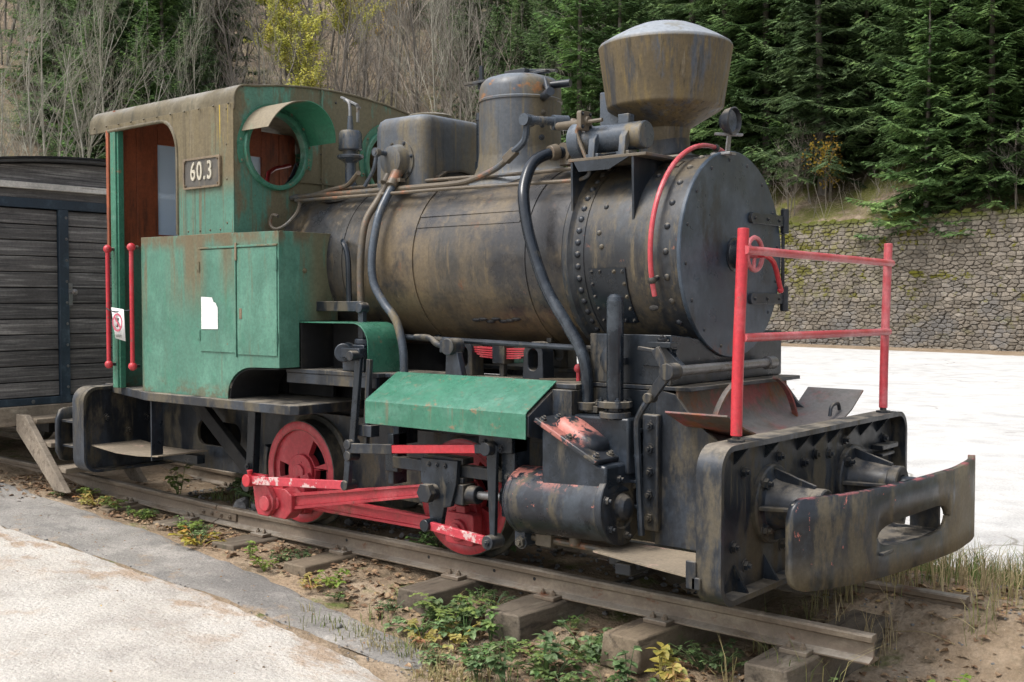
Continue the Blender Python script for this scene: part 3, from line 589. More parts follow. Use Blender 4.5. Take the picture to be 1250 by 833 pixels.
b = MB(); b.tube([(-5.2, -.36, 1.90), (-5.14, -.40, 1.86), (-5.12, -.45, 1.80), (-5.15, -.50, 1.74), (-5.20, -.53, 1.72), (-5.235, -.54, 1.75), (-5.22, -.535, 1.80), (-5.18, -.525, 1.795)], .011, 8, 5); obj('drain_pipe', b, 'copper', LOCO)
b = MB(); b.tube([(-4.69, -.46, 1.635), (-4.63, -.51, 1.62), (-4.585, -.52, 1.54), (-4.575, -.52, 1.30)], .016, 10, 5); obj('feed_pipe', b, 'pipe_black', LOCO)
b = MB(); b.box(-4.83, -4.46, -.54, -.515, 1.245, 1.30); b.box(-4.48, -4.44, -.545, -.515, .93, 1.29); b.cyl((-4.46, -.56, 1.265), (-4.46, -.50, 1.265), .028); obj('pipe_bracket', b, 'black_dusty', LOCO, .003)
b = MB(); b.tube([(-4.20, -.50, 1.115), (-3.9, -.50, 1.105), (-3.0, -.50, 1.085), (-2.50, -.50, 1.08)], .0145, 10, 3); obj('reach_rod', b, 'black', LOCO)
# ---- steam pipe and exhaust pipe
for s in (-1, 1):
    b = MB(); b.tube([(-3.30, s * .20, 2.03), (-3.34, s * .30, 2.025), (-3.375, s * .40, 1.975), (-3.365, s * .48, 1.87), (-3.335, s * .525, 1.77), (-3.287, s * .54, 1.60), (-3.19, s * .545, 1.372), (-3.075, s * .55, 1.215), (-2.985, s * .55, 1.09), (-2.948, s * .55, .98), (-2.938, s * .55, .80)], .0285, 14, 6)
    SP = obj('steam_pipe', b, 'pipe_black' if s > 0 else 'pipe_black', LOCO)
    b = MB(); b.cyl((-2.938, s * .55, .81), (-2.938, s * .55, .845), .052, None, 20); b.box(-3.005, -2.87, s * .575, s * .525, .80, .83); obj('pipe_flange', b, 'black_dusty', SP, .002)
    for dx in (-.05, .05): bolt(SP, (-2.938 + dx, s * .55, .84), (0, 0, 1), .012, .014)
    b = MB(); b.cyl((-3.30, s * .17, 2.03), (-3.315, s * .25, 2.03), .05, .05, 20); b.cyl((-3.33, s * .28, 2.03), (-3.34, s * .32, 2.022), .042, .036, 16); obj('pipe_union', b, 'copper', SP, .002)
    b = MB(); b.cyl((-2.757, s * .60, .78), (-2.757, s * .60, 1.30), .0375, None, 20, caps=False)
    b.lathe((-2.757, s * .60, 1.30), (0, 0, 1), [(0, .0375), (.018, .034), (.030, .022), (.034, 0)], 20); EX = obj('blast_pipe', b, 'pipe_black', LOCO, 0, 30)
    b = MB(); b.cyl((-2.757, s * .60, .835), (-2.757, s * .60, .862), .078, None, 8); b.cyl((-2.757, s * .60, .79), (-2.757, s * .60, .815), .07, None, 20); obj('pipe_flange', b, 'black_dusty', EX, .002)
    for k in range(4):
        a = pi / 4 + k * pi / 2; bolt(EX, (-2.757 + .062 * cos(a), s * .60 + .062 * sin(a), .86), (0, 0, 1), .013, .016, 'black')
# ---- turbo generator on its shelf
b = MB(); b.lathe((-3.19, -.31, 2.062), (1, 0, 0), [(0, 0), (0, .075), (.008, .088), (.066, .088), (.074, .080), (.076, .065), (.09, .064), (.40, .064), (.405, .060), (.406, 0)], 36); TG = obj('turbo_generator', b, 'pipe', LOCO, 0, 30)
b = MB(); b.box(-2.93, -2.87, -.335, -.285, 2.118, 2.165); obj('generator_terminal', b, 'pipe', TG, .004)
for x in (-3.03, -2.86):
    b = MB(); b.plate('YZ', [(-.395, 1.965), (-.345, 2.06), (-.375, 2.08), (-.40, 2.05), (-.41, 1.965)], x - .018, x + .018); b.box(x - .035, x + .035, -.40, -.24, 1.962, 1.985); obj('generator_foot', b, 'pipe', TG, .003)
b = MB(); b.box(-3.13, -2.70, -.45, -.16, 1.948, 1.962); SH = obj('generator_shelf', b, 'copper', LOCO, .002)
for x in (-3.12, -2.78):
    y0, z0 = on_boiler(radians(77), RB - .004); y1, z1 = on_boiler(radians(30), RB - .004)
    arc = [on_boiler(radians(a), RB - .003) for a in (72, 64, 56, 48, 40, 30)]
    b = MB(); b.plate('YZ', [(-.445, 1.949)] + arc + [(-.20, 1.949)], x, x + .012); obj('shelf_bracket', b, 'black', SH, .001)
b = MB(); b.plate('XZ', [(-3.10, 1.949), (-2.79, 1.949), (-2.90, 1.90), (-3.07, 1.90)], -.449, -.441); obj('shelf_apron', b, 'black', SH)
b = MB(); b.box(-3.20, -3.08, -.10, .06, 2.02, 2.33); b.cyl((-3.2, -.02, 2.06), (-3.36, -.03, 2.14), .04); b.cyl((-3.25, -.12, 2.02), (-3.32, -.03, 2.18), .045, .03, 16); obj('valve_block', b, 'pipe', LOCO, .006)
b = MB(); b.plate('YZ', rrect(-.425, -.335, 2.10, 2.19, .015), -3.10, -3.075); b.cyl((-3.10, -.38, 2.145), (-3.06, -.38, 2.145), .026, .018, 16); SQ = obj('square_flange', b, 'copper', LOCO, .002)
for dy in (-.03, .03):
    for dz in (-.03, .03): bolt(SQ, (-3.075, -.38 + dy, 2.145 + dz), (1, 0, 0), .008, .006, 'black')
b = MB(); b.cyl((-3.08, -.36, 2.14), (-3.34, -.25, 2.16), .02); b.tube([(-3.34, -.14, 2.19), (-3.27, -.17, 2.12), (-3.21, -.20, 2.02), (-3.2, -.2, 1.97)], .03, 10); b.tube([(-3.36, -.10, 2.05), (-3.26, -.2, 2.0), (-3.16, -.2, 2.03)], .036, 12); b.cyl((-3.30, -.21, 1.97), (-3.30, -.21, 2.06), .05, .035, 14); obj('steam_fitting', b, 'copper', LOCO)
# ---- saddle under the smokebox and frame front
arc = [( -sin(a) * (RB + .002), ZB - cos(a) * (RB + .002)) for a in np.linspace(radians(-58), radians(58), 25)]
b = MB(); b.plate('YZ', [(-.52, .935), (-.52, 1.155)] + [p for p in sorted(arc, key=lambda q: q[0]) if abs(p[0]) < .287] + [(.52, 1.155), (.52, .935)], -2.95, -2.52)
SAD = obj('smokebox_saddle', b, 'black', LOCO, .004)
b = MB(); b.box(-2.96, -2.42, -.525, .525, .915, .933); obj('saddle_flange', b, 'black_dusty', SAD, .003)
b = MB(); b.lathe((-2.83, -.52, 1.035), (0, -1, 0), [(0, .062), (.006, .062), (.009, .056), (.009, 0)], 28); b.box(-2.775, -2.745, -.54, -.52, 1.02, 1.05); obj('round_cover', b, 'black', SAD, .001)
b = MB(); b.plate('XZ', [(-2.56, 1.12), (-2.50, 1.06), (-2.44, 1.01), (-2.66, 1.02)], -.53, -.50); b.box(-2.62, -2.50, -.56, -.50, 1.10, 1.125); BK = obj('saddle_lug', b, 'black', SAD, .003); bolt(SAD, (-2.555, -.535, 1.127), (0, -.4, 1), .022, .022); bolt(SAD, (-2.53, -.50, 1.055), (0, -1, .3), .018, .02)
pts = []
for x in (-2.90, -2.70):
    pass
b = MB(); b.box(-2.97, -2.60, -.52, .52, .32, .914); obj('cylinder_saddle', b, 'black', LOCO, .006)
for s in (-1, 1):
    b = MB(); b.plate('XZ', [(-2.60, .24), (-2.16, .24), (-2.16, .66), (-2.27, .70), (-2.42, .80), (-2.50, .90), (-2.60, .92)], s * .50, s * .52); obj('frame_side', b, 'black_dusty', LOCO, .002)
# ash chute
b = MB(); b.sheet([(-.70, .84), (-.55, .775), (-.36, .715), (-.18, .69), (0, .685), (.18, .69), (.36, .715), (.52, .775), (.66, .86)], .008, 'X', -2.44, -2.15); CH = obj('ash_chute', b, 'scoop', LOCO, .001)
b = MB(); prof = [(-2.50 + .22 * (1 - cos(t)), .925 - .22 * sin(t)) for t in np.linspace(0, pi / 2, 10)]; b.sheet(prof, .01, 'Y', -.515, .515); obj('chute_back', b, 'scoop', CH)
for s in (-1, 1):
    b = MB(); b.sheet([(s * (.10 + .34 * cos(t)), .60 + .36 * sin(t)) for t in np.linspace(radians(20), radians(75), 10)][::(1 if s > 0 else -1)], .012, 'X', -2.40, -2.375); obj('chute_rib', b, 'scoop', CH)
b = MB(); b.tube([(-2.20, .38, .755), (-2.20, .40, .80), (-2.20, .47, .81), (-2.20, .49, .78)], .009, 8); obj('chute_handle', b, 'black_dusty', CH)
# cross shaft with its lever and rod
b = MB(); b.cyl((-2.46, -.64, 1.005), (-2.46, .30, 1.005), .022, None, 16); b.cyl((-2.46, .24, 1.005), (-2.46, .31, 1.005), .032, None, 16); CS = obj('cross_shaft', b, 'steel', LOCO)
b = MB(); b.bar((-2.47, -.63, 1.0), (-2.53, -.63, 1.10), .02, .04, (1, 0, .5)); b.bar((-2.46, -.63, 1.01), (-2.56, -.63, .885), .022, .045, (1, 0, -.5)); b.cyl((-2.46, -.66, 1.005), (-2.46, -.58, 1.005), .036, None, 18); b.cyl((-2.555, -.66, .89), (-2.555, -.60, .89), .022, None, 14); b.bar((-2.53, -.63, 1.09), (-2.62, -.62, 1.10), .02, .016); obj('shaft_lever', b, 'black_dusty', CS, .003)
b = MB(); b.tube([(-2.555, -.635, .89), (-2.60, -.64, .82), (-2.615, -.64, .76), (-2.605, -.64, .55), (-2.59, -.64, .30)], .015, 8, 4); obj('drain_rod', b, 'black', LOCO)
# ---- running boards, valances and covers
for s in (-1, 1):
    b = MB(); b.plate('XY', [(-4.95, s * .30), (-2.965, s * .30), (-2.965, s * .605), (-4.20, s * .605), (-4.20, s * .66), (-4.95, s * .66)], .903, .925); RBD = obj('running_board', b, 'black_dusty', LOCO, .003)
    b = MB(); b.box(-4.95, -4.22, s * .655, s * .63, .845, .902); obj('board_edge', b, 'black_dusty', RBD, .003)
    b = MB(); b.sheet([(s * .825, .688), (s * .825, .80), (s * .815, .812), (s * .60, .937)][::(1 if s > 0 else -1)], .006, 'X', -4.12, -3.08); CV = obj('motion_cover', b, 'cover', LOCO, .0015, label='green folded sheet cover over the motion')
    b = MB(); b.plate('XZ', [(-3.075, .66), (-2.965, .66), (-2.965, .90), (-3.075, .90)], s * .64, s * .45); b.plate('YZ', [(s * .81, .70), (s * .81, .79), (s * .62, .90), (s * .45, .90), (s * .45, .66), (s * .62, .66)], -3.095, -3.076); obj('cover_end', b, 'black_dusty', RBD, .003)
    b = MB(); b.box(-4.13, -4.09, s * .62, s * .48, .56, .902); b.box(-4.30, -3.1, s * .45, s * .47, .62, .902); obj('motion_bracket', b, 'black', LOCO, .003)
    # leaf spring with its buckle and hangers above the board
    SPG = empty('leaf_spring', (-3.57, s * .40, 1.0)); SPG.parent = LOCO; SPG.location = Vector((-3.57, s * .40, 1.0)) - WORLD[LOCO]
    for k in range(5):
        L_ = .215 - .020 * k; b = MB(); z = 1.060 - .0115 * k
        b.sheet([(-3.57 + L_ * t, z - .006 * (1 - t * t) + .006) for t in np.linspace(-1, 1, 9)], .0075, 'Y', s * .375, s * .425); obj('spring_leaf', b, 'red_dull', SPG)
    b = MB(); b.box(-3.61, -3.53, s * .36, s * .44, .99, 1.085); b.box(-3.585, -3.555, s * .385, s * .415, .92, .99); obj('spring_buckle', b, 'black_dusty', SPG, .004)
    for x in (-3.80, -3.345):
        b = MB(); b.plate('XZ', [(x - .065, .925), (x + .065, .925)] + circ(x, 1.045, .06, 10, -.2, pi + .2, True), s * .355, s * .445, [rrect(x - .03, x + .03, .965, 1.07, .028, 4)]); obj('spring_hanger', b, 'black_dusty', SPG, .004)
    b = MB(); b.tube([(-4.05, s * .54, 1.115), (-3.93, s * .56, 1.115), (-3.86, s * .575, 1.085), (-3.79, s * .58, 1.075)], .016, 8, 4); b.box(-3.81, -3.71, s * .55, s * .61, 1.045, 1.105); b.cyl((-3.74, s * .54, 1.075), (-3.74, s * .63, 1.075), .042, None, 18)
    b.plate('XZ', [(-3.775, 1.05), (-3.70, 1.05), (-3.665, .926), (-3.78, .926)], s * .56, s * .60); obj('reversing_crank', b, 'black_dusty', LOCO, .004)
b = MB(); b.ball((-3.09, -.42, .985), .022, 10); b.cyl((-3.09, -.42, .92), (-3.09, -.42, .98), .010, None, 8); obj('oil_cock', b, 'red_dull', LOCO)
b = MB(); b.bar((-3.26, -.50, .930), (-3.02, -.33, .934), .028, .008); obj('loose_strap', b, 'copper', LOCO)
# ---- wheels
def fan(r0, r1, a0, a1, n=6):
    return [(r1 * cos(a), r1 * sin(a)) for a in np.linspace(radians(a0), radians(a1), n)] + [(r0 * cos(a), r0 * sin(a)) for a in np.linspace(radians(a1), radians(a0), n)]
PX, PZ = .07, -.143        # crank pin offset from the axle
for x in (-5.08, -3.79):
    for s in (-1, 1):
        y = lambda d: s * d
        b = MB(); holes = [[(x + p[0], .303 + p[1]) for p in fan(.115, .212, *q)] for q in ((18, 62), (-22, 8), (168, 194), (222, 250))]
        b.plate('XZ', circ(x, .303, .252, 48), y(.400), y(.440), holes)
        W = obj('wheel', b, 'red_dull', LOCO, .004)
        b = MB(); b.lathe((x, y(.335), .303), (0, s, 0), [(0, .245), (0, .325), (.012, .331), (.024, .327), (.034, .308), (.038, .304), (.122, .300), (.124, .294), (.124, .245)], 64); obj('tyre', b, 'tyre', W, 0, 30)
        b = MB(); b.lathe((x, y(.4585), .303), (0, s, 0), [(-.02, .248), (.001, .248), (.004, .252), (.004, .291), (.001, .295), (-.02, .295)], 64); obj('rim', b, 'red_dull', W, 0, 40)
        b = MB(); b.plate('XZ', circ(x, .303, .105, 24), y(.44), y(.462)); 
        ang = math.atan2(PZ, PX); e = .16
        b.plate('XZ', [(x + .095 * cos(ang + 1.2), .303 + .095 * sin(ang + 1.2))] + circ(x + PX, .303 + PZ, .075, 10, ang + 1.2, ang - 1.2, True) + [(x + .095 * cos(ang - 1.2), .303 + .095 * sin(ang - 1.2))], y(.441), y(.485)); obj('crank', b, 'red_dull', W, .005)
        b = MB(); b.cyl((x + PX, y(.47), .303 + PZ), (x + PX, y(.70 if x < -4 else .60), .303 + PZ), .035, None, 18); obj('crank_pin', b, 'red_dull', W, .003)
        b = MB(); b.cyl((x, y(.45), .303), (x, y(.475), .303), .045, None, 24); b.cyl((x + .012, y(.46), .36), (x + .012, y(.4645), .36), .008, None, 8); obj('hub', b, 'red_dull', W, .004)
# ---- rods
def fluted(b, a, c, h0, h1, t):
    """I-section rod between a and c (same Y), depth h0..h1, thickness t"""
    a, c = Vector(a), Vector(c); d = (c - a).normalized(); u = Vector((-d.z, 0, d.x)); y = Vector((0, 1, 0))
    for o0, o1, th in ((-1, -.62, t), (-.62, .62, t * .35), (.62, 1, t)):
        vs_ = []
        for p, h in ((a, h0), (c, h1)):
            for o in (o0, o1):
                for k in (-1, 1): vs_.append(p + u * (o * h / 2) + y * (k * th / 2))
        b.add(vs_, [(0, 1, 3, 2), (4, 6, 7, 5), (0, 4, 5, 1), (2, 3, 7, 6), (0, 2, 6, 4), (1, 5, 7, 3)])
RP = (-5.08 + PX, .303 + PZ); FP = (-3.79 + PX, .303 + PZ)
for s in (-1, 1):
    b = MB(); fluted(b, (RP[0], s * .535, RP[1]), (FP[0], s * .535, FP[1]), .085, .07, .034); CR = obj('coupling_rod', b, 'red_dull', LOCO, .002)
    for q in (RP, FP):
        b = MB(); b.plate('XZ', rrect(q[0] - .095, q[0] + .095, q[1] - .075, q[1] + .085, .02), s * .50, s * .565); b.cyl((q[0], s * .56, q[1]), (q[0], s * .585, q[1]), .055, None, 20); b.box(q[0] - .03, q[0] + .03, s * .515, s * .555, q[1] + .08, q[1] + .12); b.cyl((q[0], s * .535, q[1] + .12), (q[0], s * .535, q[1] + .135), .016, None, 10); obj('rod_end', b, 'red_dull', CR, .004)
    b = MB(); fluted(b, (RP[0] + .05, s * .645, RP[1] + .008), (-3.81, s * .645, .363), .092, .062, .042); CN = obj('connecting_rod', b, 'red_dull', LOCO, .002)
    b = MB(); b.plate('XZ', [(RP[0] - .055, RP[1] - .085), (RP[0] + .075, RP[1] - .085), (RP[0] + .13, RP[1] - .035), (RP[0] + .13, RP[1] + .055), (RP[0] + .075, RP[1] + .085), (RP[0] - .055, RP[1] + .085)], s * .60, s * .685); b.box(RP[0] - .05, RP[0] + .03, s * .62, s * .665, RP[1] + .08, RP[1] + .10); obj('big_end', b, 'red_dull', CN, .005)
    b = MB(); b.bar((-3.84, s * .648, .360), (-3.775, s * .648, .37), .05, .068); obj('small_end', b, 'black', CN, .004)
    # return crank and eccentric rod
    b = MB(); b.plate('XZ', [(RP[0] - .155, .315), (RP[0] - .165, .25), (RP[0] - .145, .13), (RP[0] - .12, .085), (RP[0] - .03, .085), (RP[0] + .01, .13), (RP[0] + .015, .19), (RP[0] - .02, .235), (RP[0] - .05, .26), (RP[0] - .06, .315)], s * .69, s * .725); b.cyl((RP[0] - .04, s * .72, .16), (RP[0] - .04, s * .745, .16), .045, None, 20); RC = obj('return_crank', b, 'red_dull', LOCO, .005)
    b = MB(); b.bar((-5.12, s * .77, .288), (-4.33, s * .77, .345), .022, .046); ER = obj('eccentric_rod', b, 'red_white', LOCO, .003, label='red eccentric rod with chipped white patches')
    b = MB(); b.cyl((-5.14, s * .73, .287), (-5.14, s * .80, .287), .036, None, 20); b.cyl((-5.14, s * .77, .32), (-5.14, s * .77, .345), .012, .018, 12); obj('rod_end', b, 'red', ER, .003)
    # expansion link and radius rod
    b = MB(); b.bar((-4.325, s * .765, .335), (-4.30, s * .765, .55), .03, .04, (1, 0, 0)); b.bar((-4.30, s * .75, .52), (-4.275, s * .72, 1.03), .024, .042, (1, 0, 0)); EL = obj('expansion_link', b, 'black', LOCO, .004)
    for z, x in ((.345, -4.325), (.50, -4.30), (.56, -4.30), (1.02, -4.275)):
        b = MB(); b.cyl((x, s * .715, z), (x, s * .79, z), .026, None, 16); obj('link_pin', b, 'black_dusty', EL, .003)
    b = MB(); b.bar((-4.25, s * .70, .55), (-4.22, s * .70, 1.0), .024, .03, (1, 0, 0)); b.box(-4.30, -4.19, s * .66, s * .72, .60, .66); obj('link_guide', b, 'black_dusty', LOCO, .003)
    b = MB(); b.bar((-4.31, s * .77, .54), (-3.98, s * .765, .562), .028, .05); RA = obj('radius_rod', b, 'black_dusty', LOCO, .003)
    b = MB(); b.bar((-3.985, s * .765, .562), (-3.42, s * .765, .612), .022, .040); obj('rod_bar', b, 'red', RA, .003)
    b = MB(); b.bar((-3.425, s * .765, .612), (-3.36, s * .765, .617), .03, .042); b.cyl((-3.345, s * .735, .62), (-3.345, s * .80, .62), .032, None, 18); obj('rod_end', b, 'black_dusty', RA, .003)
    b = MB(); b.add([(x, s * yy, z) for yy in (.755, .733) for x, z in ((-3.375, .635), (-3.31, .635), (-3.322, .20), (-3.352, .20))], [(0, 1, 2, 3), (7, 6, 5, 4), (0, 4, 5, 1), (1, 5, 6, 2), (2, 6, 7, 3), (3, 7, 4, 0)]); CL = obj('combination_lever', b, 'black', LOCO, .003)
    b = MB(); b.cyl((-3.338, s * .70, .185), (-3.338, s * .79, .185), .034, None, 18); bl = obj('lever_pin', b, 'black_dusty', CL, .003); bolt(CL, (-3.338, s * .79, .185), (0, s, 0), .016, .014)
    b = MB(); b.bar((-3.71, s * .772, .213), (-3.37, s * .772, .190), .022, .042); UL = obj('union_link', b, 'red_white', LOCO, .003)
    b = MB(); b.cyl((-3.735, s * .69, .215), (-3.735, s * .80, .215), .030, None, 18); obj('link_pin', b, 'black', UL, .003)
    # crosshead, slide bar, piston rod
    b = MB(); b.plate('XZ', [(-3.826, .53), (-3.58, .535), (-3.59, .42), (-3.625, .31), (-3.67, .30), (-3.69, .205), (-3.76, .20), (-3.775, .31), (-3.785, .39), (-3.826, .41)], s * .70, s * .728); XH = obj('crosshead', b, 'black', LOCO, .003)
    b = MB(); b.box(-3.83, -3.57, s * .62, s * .70, .515, .545); b.box(-3.83, -3.57, s * .62, s * .70, .425, .45); obj('crosshead_shoe', b, 'black_dusty', XH, .003)
    for x in (-3.77, -3.715, -3.66): bolt(XH, (x, s * .728, .505), (0, s, 0), .013, .010)
    b = MB(); b.cyl((-3.735, s * .60, .372), (-3.735, s * .775, .372), .040, None, 20); b.cyl((-3.735, s * .76, .372), (-3.735, s * .80, .372), .05, None, 6); obj('crosshead_pin', b, 'black_dusty', XH, .003)
    b = MB(); b.box(-4.07, -3.22, s * .635, s * .685, .452, .510); SB = obj('slide_bar', b, 'black_dusty', LOCO, .004)
    b = MB(); b.box(-4.13, -4.04, s * .64, s * .68, .43, .53); b.box(-4.13, -4.09, s * .56, s * .66, .36, .62); obj('bar_support', b, 'black', SB, .004)
    b = MB(); b.cyl((-3.60, s * .66, .367), (-3.50, s * .66, .371), .044, None, 20); b.box(-3.62, -3.56, s * .62, s * .71, .32, .42); obj('piston_gland', b, 'black_dusty', XH, .005)
    b = MB(); b.cyl((-3.60, s * .66, .366), (-3.20, s * .66, .386), .020, None, 16); obj('piston_rod', b, 'steel', XH)
    b = MB(); b.box(-3.315, -3.235, s * .60, s * .715, .30, .70); b.box(-3.44, -3.235, s * .62, s * .735, .60, .70); b.cyl((-3.33, s * .64, .383), (-3.24, s * .64, .387), .075, None, 20); MBK = obj('guide_bracket', b, 'black', LOCO, .005)
    for x, z in ((-3.27, .34), (-3.27, .49), (-3.30, .62), (-3.40, .64), (-3.27, .42)): bolt(MBK, (x, s * (.715 if z < .55 else .735), z), (0, s, 0), .018, .016)
# ---- cylinders
for s in (-1, 1):
    A = Vector((-3.225, s * .66, .386)); D = Vector((.56, 0, .027)).normalized()
    b = MB(); b.lathe(A, D, [(0, .05), (0, .150), (.012, .157), (.03, .157), (.034, .154), (.515, .154), (.518, .12)], 48); CY = obj('cylinder', b, 'black_chipped', LOCO, 0, 30, label='black steam cylinder with pink primer patches on its top')
    b = MB(); b.lathe(A + D * .515, D, [(0, .10), (0, .160), (.004, .163), (.030, .163), (.034, .160), (.036, .092), (.030, .085), (.032, .06), (.05, .056), (.068, .042), (.078, .022), (.081, 0)], 48); CC = obj('cylinder_cover', b, 'black_dusty', LOCO, 0, 25)
    for k in range(6):
        a = 2 * pi * k / 6 + .35; u = Vector((-D.z, 0, D.x)); bolt(CC, A + D * .551 + u * (.126 * sin(a)) + Vector((0, s * .126 * cos(a), 0)), D, .017, .022)
    b = MB(); b.lathe(A - D * .012, D, [(0, .09), (0, .140), (.014, .140)], 32); obj('rear_cover', b, 'black', CY)
    b = MB(); b.plate('XZ', [(-3.03, .755), (-2.73, .605), (-2.68, .60), (-2.68, .47), (-3.03, .47)], s * .775, s * .50); SC = obj('steam_chest', b, 'black', LOCO, .012)
    b = MB(); b.box(-2.96, -2.66, s * .50, s * .635, .55, .795); obj('chest_block', b, 'black', SC, .012)
    # sloping cover of the chest
    e1 = Vector((.335, 0, -.165)); p0 = Vector((-3.055, s * .805, .768)); n1 = Vector((.165, 0, .335)).normalized()
    q = [p0, p0 + e1, p0 + e1 + Vector((0, -s * .27, 0)), p0 + Vector((0, -s * .27, 0))]
    b = MB(); b.add([p + n1 * h for h in (0, .024) for p in q], [(0, 1, 2, 3), (4, 5, 6, 7), (0, 1, 5, 4), (1, 2, 6, 5), (2, 3, 7, 6), (3, 0, 4, 7)])
    SCC = obj('chest_cover', b, 'primer', LOCO, .006, label='sloping bolted chest cover with pink primer showing')
    bmq = bmesh.new(); bmq.from_mesh(SCC.data); bmesh.ops.recalc_face_normals(bmq, faces=bmq.faces); bmq.to_mesh(SCC.data); bmq.free()
    b = MB(); c0 = p0 + e1 * .52 + Vector((0, -s * .135, 0)) + n1 * .02
    E1 = e1.normalized(); rr_ = rrect(-.135, .115, -.085, .085, .06, 5); nn_ = len(rr_); rows = []
    for k, h in ((1, -.002), (1, .016), (.93, .034), (.80, .044), (.45, .050), (0, .052)):
        rows.append([c0 + E1 * (p_[0] * k - .02 * (1 - k)) + Vector((0, p_[1] * k, 0)) + n1 * (h * (1 - .25 * (p_[0] + .1))) for p_ in rr_])
    b.add([p_ for r_ in rows for p_ in r_], [(k * nn_ + i, k * nn_ + (i + 1) % nn_, (k + 1) * nn_ + (i + 1) % nn_, (k + 1) * nn_ + i) for k in range(5) for i in range(nn_)])
    obj('cover_hump', b, 'primer_pink', SCC, 0, 50)
    for u_, v_ in ((.08, .1), (.08, .5), (.08, .9), (.5, .1), (.5, .92), (.93, .1), (.93, .5), (.93, .9)):
        bolt(SCC, p0 + e1 * u_ + Vector((0, -s * .27 * v_, 0)) + n1 * .024, n1, .015, .017, 'black_dusty')
    # bolted side flange towards the frame
    b = MB(); b.box(-2.645, -2.565, s * .518, s * .555, .30, .81); FL = obj('side_flange', b, 'black_dusty', LOCO, .008)
    for k in range(5): bolt(FL, (-2.605, s * .555, .36 + k * .10), (0, s, 0), .020, .018)
    for k in range(4): 
        b = MB(); b.box(-2.72, -2.64, s * .53, s * .60, .40 + k * .11, .416 + k * .11); obj('flange_rib', b, 'black', FL, .003)
    b = MB(); b.cyl((-3.18, s * .66, .215), (-2.75, s * .63, .205), .016, None, 10); b.box(-3.14, -3.05, s * .64, s * .68, .185, .245); b.cyl((-2.93, s * .66, .21), (-2.93, s * .66, .25), .026, None, 12); DR = obj('drain_cock', b, 'copper', LOCO, .003)
    bolt(DR, (-3.19, s * .72, .20), (0, s, 0), .026, .024); b = MB(); b.box(-3.23, -3.17, s * .64, s * .72, .18, .27); obj('cock_lug', b, 'black', DR, .004)
# ---- front low step
for s in (-1, 1):
    b = MB(); b.plate('XY', [(-2.76, s * .76), (-2.60, s * .80), (-2.165, s * .895), (-2.165, s * .52), (-2.72, s * .52)], .222, .231); ST = obj('front_step', b, 'step_dust', LOCO, .001)
    b = MB(); b.box(-2.72, -2.56, s * .62, s * .70, .165, .221); b.box(-2.66, -2.58, s * .55, s * .74, .14, .19); obj('step_bracket', b, 'black_dusty', ST, .006)
# ---- headstocks
def headstock(xw, d, hw, z0, z1, dep, mat, name):
    """tray-shaped beam: web at xw, rim of depth dep towards d"""
    out = rrect(-hw, hw, z0, z1, .10, 8); inn = rrect(-hw + .022, hw - .022, z0 + .022, z1 - .022, .082, 8)
    b = MB(); b.plate('YZ', out, xw - .03 * d, xw + dep * d, [inn]); b.plate('YZ', [(p[0] * .9995, p[1]) for p in inn], xw - .012 * d, xw + .006 * d)
    return obj(name, b, mat, LOCO, .004)
HS = headstock(-2.115, 1, .945, .135, .752, .078, 'black_dusty', 'front_headstock')
for k, y in enumerate((-.72, -.46, -.16, .0, .16, .34, .52, .72)):
    b = MB(); b.plate('XZ', [(-2.11, .73), (-2.045, .73), (-2.11, .655)], y, y + .014); obj('gusset', b, 'black', HS)
    b = MB(); b.plate('XZ', [(-2.11, .157), (-2.045, .157), (-2.11, .26)], y, y + .014); obj('gusset', b, 'black', HS)
for y, z in ((-.64, .62), (-.33, .65), (-.10, .60), (.02, .62), (.16, .61), (.33, .655), (-.72, .33), (-.30, .27), (-.62, .24), (-.08, .3), (.22, .28), (.6, .3), (.8, .62)): bolt(HS, (-2.107, y, z), (1, 0, 0), .021, .022)
b = MB(); b.box(-2.108, -2.05, .66, .86, .575, .60); b.box(-2.108, -2.06, .68, .84, .54, .556); obj('coupling_lug', b, 'black_dusty', HS, .004)
b = MB(); b.box(-2.16, -2.12, -.955, -.86, .20, .25); b.box(-2.185, -2.14, -.955, -.94, .20, .31); obj('corner_lug', b, 'black_dusty', HS, .005)
for s in (-1, 1):
    c = Vector((-2.109, s * .41, .462))
    b = MB(); b.lathe(c, (1, 0, 0), [(0, .165), (.018, .165), (.024, .158), (.026, .122), (.032, .108), (.06, .098), (.20, .080), (.205, .084), (.245, .084), (.25, .078), (.25, .045), (.235, .043), (.235, 0)], 40); HB = obj('buffer_housing', b, 'black_dusty', LOCO, 0, 30)
    for k in range(4):
        a = pi / 4 + k * pi / 2; bolt(HB, c + Vector((.026, .135 * cos(a), .135 * sin(a))), (1, 0, 0), .024, .028)
    for a in (0, pi / 2, pi, 3 * pi / 2):
        b = MB(); u = Vector((0, cos(a), sin(a))); v_ = Vector((0, -sin(a), cos(a))) * .008
        p = [c + u * .15 + Vector((.024, 0, 0)), c + u * .085 + Vector((.024, 0, 0)), c + u * .078 + Vector((.205, 0, 0)), c + u * .094 + Vector((.205, 0, 0))]
        b.add([q + k * v_ for k in (-1, 1) for q in p], [(0, 1, 2, 3), (7, 6, 5, 4), (0, 4, 5, 1), (1, 5, 6, 2), (2, 6, 7, 3), (3, 7, 4, 0)]); obj('housing_rib', b, 'black_dusty', HB, .003)
    b = MB(); b.cyl(c + Vector((.2, 0, 0)), (-1.655 if s > 0 else -1.72, s * .41, .455), .042, None, 20); obj('buffer_plunger', b, 'black', HB)
